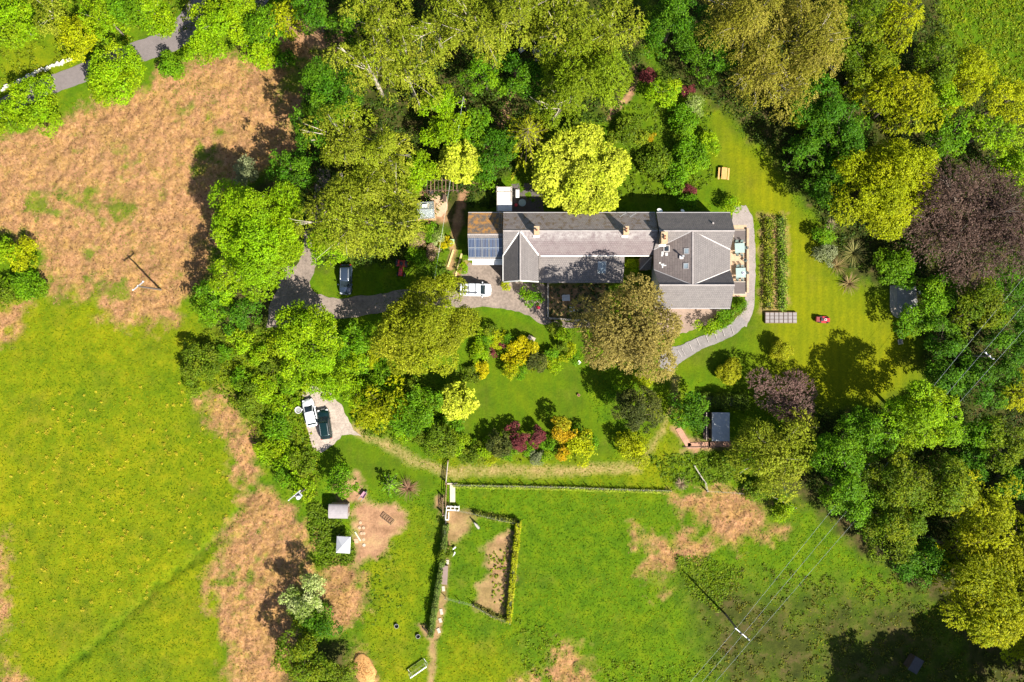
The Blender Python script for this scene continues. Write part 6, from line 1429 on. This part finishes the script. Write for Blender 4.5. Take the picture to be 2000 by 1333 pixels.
def gate(a, b, label, mat, h=1.25):
    A, B = P(*a), P(*b); d = B - A; L = d.length; t = thing('field_gate', label, 'gate', A, math.atan2(d.y, d.x))
    for x in (-.12, L + .12): MB().box((x, 0, .7), (.16, .16, 1.45)).build('gatepost', WOODM, t)
    for k in range(5): MB().box((L / 2, 0, .25 + k * .23), (L - .1, .04 if k < 4 else .07, .08)).build('bar', mat, t)
    for x in (.08, L / 2, L - .08): MB().box((x, .03, .7), (.08, .04, 1.0)).build('stile', mat, t)
    mb = MB(); mb.tube([(.1, -.035, .28), (L * .5, -.035, 1.15)], .03, 4); mb.tube([(L - .1, -.035, .28), (L * .5, -.035, 1.15)], .03, 4); mb.build('brace', mat, t); return t
gate((876, 900), (872, 941), 'pale five bar field gate across the gravel track', PALE); gate((866, 972), (866, 1002), 'brown five bar gate beside the red earth yard', WOODM)
gate((1336, 0), (1336, 1), 'x', WOODM) if False else None
t = thing('concrete_step', 'cream concrete slab inside the paddock corner', 'slab', P(884, 964), 0); MB().box((0, 0, .06), (.78, 2.6, .12)).build('slab', plain('cream_concrete', (.50, .42, .30), .95, var=.2), t); MB().box((.0, 1.45, .07), (1.6, .22, .14)).build('edge', PALE, t)
# white hurdle pen
t = thing('hurdle_pen', 'white painted hurdle pen with three square bays on the red earth', 'pen', P(884, 1000)); o = P(884, 1000)
for a, b in (((873, 988), (897, 989)), ((873, 995), (897, 996)), ((873, 988), (871, 1014)), ((881, 988), (881, 995)), ((889, 988), (889, 995)), ((897, 988), (897, 996)), ((877, 1000), (877, 1012)), ((871, 1014), (877, 1014))):
    A, B = P(*a) - o, P(*b) - o; c = (A + B) / 2; d = B - A; mb = MB()
    for z in (.2, .5, .8): mb.box((c.x, c.y, z), (d.length + .08, .06, .12), math.atan2(d.y, d.x))
    mb.build('panel', WHITE, t)
# dirt path slabs, hen house
z = 1.3; t = thing('hen_house', 'long low hen house with brown roof beside the dirt path', 'hen house', P(869, 1119), R(-3)); MB().box((0, 0, .65), (.75, 2.5, .9)).build('wall', WOODD, t)
mb = MB(); mb.loft([[(-.5, -1.4, 1.05), (.5, -1.4, 1.25), (.5, -1.4, 1.32), (-.5, -1.4, 1.12)], [(-.5, 1.4, 1.05), (.5, 1.4, 1.25), (.5, 1.4, 1.32), (-.5, 1.4, 1.12)]]); mb.build('roof', plain('brown_felt', (.25, .175, .15), .9, var=.2, scale=3), t)
for a in (-1, 1):
    for b in (-1, 1): MB().box((a * .32, b * 1.1, .1), (.07, .07, .2)).build('leg', WOODM, t)
MB().box((.39, .7, .55), (.03, .35, .45)).build('pop_hole', WOODM, t)
for i, (px, py) in enumerate(((874, 1098), (866, 1150), (862, 1195), (860, 1212), (857, 1232))):
    t = thing('stepping_stone', ['pale slab above the hen house', 'pale slab below the hen house', 'upper pale slab on the narrow dirt path', 'middle pale slab on the narrow dirt path', 'square white slab at the fork of the dirt path'][i], 'slab', P(px, py), .1 * i)
    me_ = MB().box((0, 0, .05), (.45, .7 + .1 * (i % 3), .10), 0, .94).mesh('slab'); obj('slab', me_, PALE, t)
for i, (px, py) in enumerate(((704, 1021), (702, 1031), (710, 1031), (706, 1042), (711, 1042), (710, 1054), (711, 1065))):
    t = thing('stepping_stone', ['topmost stepping stone left of the sandy yard', 'second stepping stone down, left of a pair in the sandy yard', 'second stepping stone down, right of a pair in the sandy yard', 'third stepping stone down, left of a pair in the sandy yard', 'third stepping stone down, right of a pair in the sandy yard', 'lone stepping stone right of the white canopy', 'bottom white stepping stone right of the white canopy'][i], 'slab', P(px, py), .3 * i)
    MB().lathe([(.24, 0), (.25, .06), (.22, .09)], 9).build('stone', PAVE if i < 6 else PALE, t)
# sheds and canopy in the lower garden
t = thing('shed', 'grey shed with a curved roof below the glossy rhododendron', 'shed', P(666, 994), R(-1)); MB().box((0, 0, .9), (2.6, 1.9, 1.8)).build('wall', WOODG, t)
rings = []
for x in (-1.42, 1.42): rings.append([(x, 1.08 * math.cos(a), 1.75 + .42 * math.sin(a)) for a in [math.pi * k / 10 for k in range(11)]])
MB().loft(rings).build('roof', plain('grey_felt', (.27, .24, .245), .8, var=.2, scale=2), t); MB().box((1.31, 0, .9), (.05, .8, 1.7)).build('door', WOODM, t); MB().box((-.1, -.96, 1.2), (.8, .05, .5)).build('window', PANE, t)
t = thing('canopy', 'white pyramid roofed canopy beside the sandy yard', 'canopy', P(676, 1058), R(-3)); a = 1.02; b = 1.22
mb = MB(); mb.add([(-a, -b, 2.0), (a, -b, 2.0), (a, b, 2.0), (-a, b, 2.0), (0, 0, 2.85), (-a, -b, 1.8), (a, -b, 1.8), (a, b, 1.8), (-a, b, 1.8)], [(0, 1, 4), (1, 2, 4), (2, 3, 4), (3, 0, 4), (5, 6, 1, 0), (6, 7, 2, 1), (7, 8, 3, 2), (8, 5, 0, 3)]); mb.build('roof', plain('white_canvas', (.52, .51, .53), .8, var=.06, scale=2, bump=.05), t)
for x in (-a + .05, a - .05):
    for y in (-b + .05, b - .05): MB().tube([(x, y, 1.95), (x, y, 0)], .03, 6).build('pole', ALU, t)
t = thing('timber_lattice', 'open dark timber frame lying on the sandy yard', 'frame', P(757, 1013), R(-38))
for y in (-.4, .4): MB().box((0, y, .12), (2.0, .08, .12)).build('rail', WOODM, t)
for i in range(6): MB().box((-.95 + i * .38, 0, .2), (.08, .85, .06)).build('slat', WOODD, t)
t = thing('plank', 'pale green plank on the ground right of the white canopy', 'plank', P(699, 1048), R(-58)); MB().box((0, 0, .06), (1.6, .22, .06)).build('board', plain('pale_plank', (.40, .42, .30), .8), t); MB().box((.5, 0, .015), (.08, .3, .03)).box((-.5, 0, .015), (.08, .3, .03)).build('batten', WOODM, t)
t = thing('door_mat', 'terracotta coloured mat at the side of the white canopy', 'mat', P(696, 1057)); MB().box((0, 0, .03), (.65, .7, .03)).build('mat', plain('clay_mat', (.48, .26, .16), .95), t); MB().box((0, 0, .047), (.5, .55, .006)).build('pile', PAVE, t)
t = thing('wheelbarrow', 'dusky pink wheelbarrow near the glossy rhododendron', 'wheelbarrow', P(711, 966), R(55)); mb = MB(); mb.loft([[(-.35, -.22, .3), (.35, -.2, .3), (.35, .2, .3), (-.35, .22, .3)], [(-.5, -.34, .58), (.52, -.3, .58), (.52, .3, .58), (-.5, .34, .58)], [(-.46, -.30, .58), (.48, -.26, .58), (.48, .26, .58), (-.46, .30, .58)], [(-.32, -.18, .33), (.32, -.16, .33), (.32, .16, .33), (-.32, .18, .33)]]); mb.build('tray', plain('dusky_pink_paint', (.32, .17, .22), .6), t)
mb = MB(); [mb.tube([(.6, y * .3, .2), (-.3, y, .38), (-1.0, y, .6)], .025, 5) for y in (-.25, .25)]; [mb.tube([(-.35, y, .38), (-.42, y, 0)], .02, 5) for y in (-.25, .25)]; mb.build('handles', plain('teal_grip', (.05, .30, .28), .6), t)
mb = MB(); n = 12; mb.add([(.62 + .2 * math.cos(6.283 * k / n), y, .2 + .2 * math.sin(6.283 * k / n)) for y in (-.05, .05) for k in range(n)], [(k, (k + 1) % n, n + (k + 1) % n, n + k) for k in range(n)] + [tuple(range(n)), tuple(range(2 * n - 1, n - 1, -1))]); mb.build('wheel', RUBBER, t)
t = thing('tub', 'white round tub at the left edge of the gravel pad', 'tub', P(584, 801)); MB().lathe([(.36, 0), (.48, .42), (.52, .46), (.46, .46), (.40, .12)], 20).build('shell', WHITE, t); MB().lathe([(.02, .3), (.42, .3), (.02, .31)], 16).build('water', plain('grey_water', (.25, .25, .24), .2), t)
for px, py, lab in ((775, 1222, 'black rubber tub on the grass, farther from the dirt path'), (817, 1242, 'black rubber tub on the grass, nearer to the dirt path')):
    t = thing('rubber_tub', lab, 'tub', P(px, py)); MB().lathe([(.24, 0), (.30, .32), (.33, .34), (.28, .34), (.24, .06)], 18).build('shell', BLACK, t); MB().lathe([(.31, .345), (.335, .36), (.30, .36)], 18, cap=False).build('rim', LEAD, t); t['group'] = 'rubber tubs on the lower grass'
t = thing('football_goal', 'white football goal frame on the grass beside the dirt path', 'goal', P(819, 1307), R(35)); w = 1.45
MB().tube([(-w, 0, 1.2), (w, 0, 1.2)], .10, 8).build('crossbar', WHITE, t)
for s in (-1, 1): MB().tube([(s * w, 0, 0), (s * w, 0, 1.25)], .05, 8).build('post', WHITE, t); MB().tube([(s * w, 0, 1.2), (s * w, .5, .9), (s * w, .95, .02), (s * w, 0, .02)], .03, 6).build('side_bar', WHITE, t)
mb = MB(); prof = [(0, 1.2), (.5, .9), (.95, .03)]
for i in range(13): mb.tube([(-w + 2 * w * i / 12, y, z) for y, z in prof], .008, 3, False)
for j in range(9):
    f = j / 8 * 2; k = min(int(f), 1); f -= k; y = prof[k][0] + (prof[k + 1][0] - prof[k][0]) * f; z = prof[k][1] + (prof[k + 1][1] - prof[k][1]) * f; mb.tube([(-w, y, z), (w, y, z)], .008, 3, False)
mb.build('net', WOODG, t)
t = thing('log', 'dark log lying at the fork of the dirt path', 'log', P(832, 1233), R(-50)); MB().tube([(-.75, 0, .1), (.1, .03, .11), (.75, 0, .1)], [.12, .10, .09], 9).build('trunk', WOODD, t); MB().tube([(.1, 0, .15), (.3, .2, .3)], [.05, .03], 6).build('stub', WOODM, t)
t = thing('stone_wall', 'broken white stone wall edging the field above the shaded road', 'wall', P(70, 148)); o = P(70, 148); rr = random.Random(4); mb = MB(); q = smooth_line([tuple(P(*p))[:2] for p in ((-30, 215), (0, 182), (30, 163), (60, 148), (90, 135), (120, 124), (140, 116))], 8)
for p in q:
    for k in range(2 if rr.random() > .2 else 0): mb.box((p.x - o.x + rr.uniform(-.25, .25), p.y - o.y + rr.uniform(-.12, .12), .15 + .15 * k * rr.random()), (rr.uniform(.2, .5), rr.uniform(.18, .34), rr.uniform(.2, .4)), rr.uniform(0, 3), .85)
mb.build('stones', plain('white_limestone', (.52, .49, .40), .9, var=.2, scale=5, bump=.5), t)
t = thing('rock_pile', 'pale rocks glinting in a gap of the birch wood', 'rocks', P(1062, 98)); rr = random.Random(9)
for i in range(18): MB().box((rr.gauss(0, 1.5), rr.gauss(0, .7), .3), (rr.uniform(.3, .9), rr.uniform(.3, .8), rr.uniform(.3, .8)), rr.uniform(0, 3), .6).build('boulder', plain('pale_rock', (.55, .53, .58), .8, var=.3) if i % 2 else PALE, t)
t = thing('dark_shed', 'dark tarred hut in deep shade near the bottom right', 'hut', P(1777, 1290), R(60)); MB().box((0, 0, .9), (2.0, 1.2, 1.8)).build('wall', WOODD, t); MB().box((0, 0, 1.86), (2.3, 1.5, .10), 0, .97).build('roof', plain('tar_roof', (.045, .045, .055), .6), t); MB().box((0, -.62, .8), (.7, .04, 1.5)).build('door', WOODM, t)
t = thing('spoil_heap', 'rusty brown heap of earth at the bottom edge', 'heap', P(712, 1308)); rings = []; rg = random.Random(3)
for z, f in ((-.05, 1.0), (.25, .85), (.5, .55), (.62, .2)): rings.append([((1.6 * f * math.cos(6.283 * k / 20) * (1 + rg.uniform(-.12, .12))), 2.7 * f * math.sin(6.283 * k / 20) * (1 + rg.uniform(-.12, .12)), z + rg.uniform(-.06, .06)) for k in range(20)])
ho = MB().loft(rings).build('earth', plain('rusty_earth', (.42, .22, .07), .95, var=.45, scale=3, bump=.9), t, smooth=True); t.rotation_euler = (0, 0, R(20))
rg = np.random.RandomState(3); n = 500; u = rg.rand(n) ** .5; w = rg.uniform(0, 6.28, n); leaf_object('dead_fronds', np.stack([1.5 * u * np.cos(w), 2.5 * u * np.sin(w), .66 * (1 - u ** 2) + .06], 1), np.array([0, 0, 1.]) + rg.normal(0, .5, (n, 3)), .35, .08, np.array((.48, .27, .10)) * rg.uniform(.5, 1.2, (n, 1)), t)

# ------------------------------------------------------------------ power poles and lines
POLE = plain('pole_timber', (.13, .10, .08), .9, var=.3, scale=4, bump=.3)
def power_pole(px, py, h, ang, label, arm=1.6, trans=False):
    t = thing('power_pole', label, 'power pole', P(px, py), ang); MB().tube([(0, 0, -.2), (0, 0, h * .5), (0, 0, h)], [.16, .14, .11], 10).build('pole', POLE, t)
    a = MB().box((0, .12, h - .25), (arm, .12, .14)).build('crossarm', plain('galvanised_steel', (.42, .42, .44), .5, .3, var=.1), t)
    for x in (-arm / 2 + .06, 0, arm / 2 - .06): MB().lathe([(.05, -.2), (.09, -.1), (.05, -.05), (.09, 0), (.04, .08)], 10, (x, .12, h + .05)).build('insulator', WHITE, a)
    if trans:
        MB().lathe([(.26, 0), (.30, .05), (.30, .75), (.2, .82)], 14, (.0, -.45, h - 1.4)).build('transformer', plain('pale_grey_tank', (.52, .52, .56), .5), t)
        MB().box((0, -.3, h - 1.45), (.9, .7, .08)).build('platform', plain('galvanised_steel', (.6, .6, .6), .5), t)
    return t
wd1 = math.atan2(473, 400)   # direction of the main line in plan (x right, y up)
power_pole(314, 566, 7.2, wd1 - R(10), 'power pole with pale crossarm standing in the bracken field', 2.0)
power_pole(599, 953, 6.6, R(40), 'power pole with a transformer in the scrub beside the meadow', 2.2, True)
power_pole(1417, 1200, 8.4, wd1 - R(90) + R(0), 'dark power pole with long white crossarm at the bottom of the paddock', 2.6)
power_pole(1862, 694, 9.0, wd1 - R(90), 'power pole with white insulators in the dark right wood', 1.5)
def ground_at(px, py, z): return P(px, py, z)
for k, (ax, ay, bx, by) in enumerate(((1433, 1234, 2060, 470), (1445, 1247, 2075, 510), (1458, 1262, 2090, 545))):
    A, B = P(ax, ay, 8.45), P(bx, by, 9.2); pts = []
    for i in range(25):
        s = i / 24; p = A.lerp(B, s); p.z -= .9 * 4 * s * (1 - s) * .5; pts.append(p)
    A2 = P(ax - 250, ay + 290, 8.0); pts = [A2] + pts
    t = thing('power_line', ['left wire of the three power lines crossing the lower right wood', 'middle wire of the three power lines crossing the lower right wood', 'right wire of the three power lines crossing the lower right wood'][k], 'power line', A); t['group'] = 'overhead power lines'
    MB().tube([p - A for p in pts], .018, 4, False).build('wire', plain('wire_metal', (.42, .44, .42), .4, .2), t)
A, B = P(905, 190, 7.5), P(846, 560, 3.5); t = thing('telephone_wire', 'thin pale telephone wire crossing the terrace and the trees', 'wire', A); MB().tube([A.lerp(B, i / 10) - A - Vector((0, 0, .5 * math.sin(math.pi * i / 10))) for i in range(11)], .016, 4, False).build('cable', plain('pale_cable', (.55, .62, .5), .5), t); MB().tube([(0, 0, 0), (0, 0, -7.6)], .1, 8).build('pole', POLE, t)

# ------------------------------------------------------------------ animals
def animal(label, cat, name, px, py, rz, joints, radii, edges, mat, extra=None):
    t = thing(name, label, cat, P(px, py), rz); me = bpy.data.meshes.new('body'); me.from_pydata(joints, edges, []); o = obj('body', me, mat, t)
    md = o.modifiers.new('Skin', 'SKIN'); md.use_smooth_shade = True
    for i, r in enumerate(radii): o.data.skin_vertices[0].data[i].radius = (r, r) if not hasattr(r, '__len__') else r
    o.data.skin_vertices[0].data[0].use_root = True
    o.modifiers.new('Sub', 'SUBSURF').levels = 1; o.modifiers['Sub'].render_levels = 2
    return t, o
FLEECE = plain('grey_white_coat', (.30, .275, .24), .95, var=.3, scale=7, bump=.4); PLUM_ = plain('white_feathers', (.78, .76, .72), .8, var=.06, scale=8, bump=.1); BEAK = plain('orange_beak', (.60, .24, .04), .5)
# goat: rump, belly, chest, neck, head, muzzle, then legs with knee and hock
J = [(-.42, 0, .66), (-.1, 0, .62), (.3, 0, .66), (.48, 0, .82), (.62, 0, 1.0), (.82, 0, .94), (.30, .13, .45), (.31, .13, .22), (.31, .13, .02), (.30, -.13, .45), (.31, -.13, .22), (.31, -.13, .02), (-.36, .13, .46), (-.47, .13, .24), (-.43, .13, .02), (-.36, -.13, .46), (-.47, -.13, .24), (-.43, -.13, .02), (-.56, 0, .72), (.58, .12, 1.06), (.58, -.12, 1.06)]
Rr = [.17, .22, .20, .11, .10, .055, .07, .04, .035, .07, .04, .035, .10, .042, .035, .10, .042, .035, .03, .025, .025]
E = [(0, 1), (1, 2), (2, 3), (3, 4), (4, 5), (2, 6), (6, 7), (7, 8), (2, 9), (9, 10), (10, 11), (0, 12), (12, 13), (13, 14), (0, 15), (15, 16), (16, 17), (0, 18), (4, 19), (4, 20)]
t, o = animal('grey white goat standing in the vegetable pen', 'goat', 'goat', 932, 1026, R(125), J, Rr, E, FLEECE)
for s in (-1, 1): MB().tube([(.58, s * .05, 1.08), (.50, s * .07, 1.22), (.40, s * .09, 1.27)], [.025, .018, .006], 6).build('horn', WOODG, t); MB().lathe([(.018, 0), (.018, .02)], 8, (.70, s * .075, 1.0)).build('eye', BLACK, t)
J = [(-.16, 0, .34), (.02, 0, .32), (.18, 0, .38), (.24, 0, .55), (.26, 0, .72), (.30, 0, .78), (-.34, 0, .40), (.0, .08, .16), (.02, .08, .02), (.0, -.08, .16), (.02, -.08, .02)]
Rr = [.13, .17, .12, .05, .042, .05, .05, .03, .022, .03, .022]; E = [(0, 1), (1, 2), (2, 3), (3, 4), (4, 5), (0, 6), (1, 7), (7, 8), (1, 9), (9, 10)]
for px, py, rz, lab in ((887, 1070, 215, 'upper white goose on the dirt path'), (887, 1081, 240, 'lower white goose on the dirt path')):
    t, o = animal(lab, 'goose', 'goose', px, py, R(rz), J, Rr, E, PLUM_); t['group'] = 'geese on the dirt path'
    MB().tube([(.33, 0, .78), (.43, 0, .75)], [.028, .01], 6).build('beak', BEAK, t)
    for s in (-1, 1): MB().box((.04, s * .08, .012), (.14, .09, .02)).build('foot', BEAK, t); MB().lathe([(.008, 0), (.008, .01)], 6, (.32, s * .045, .80)).build('eye', BLACK, t)
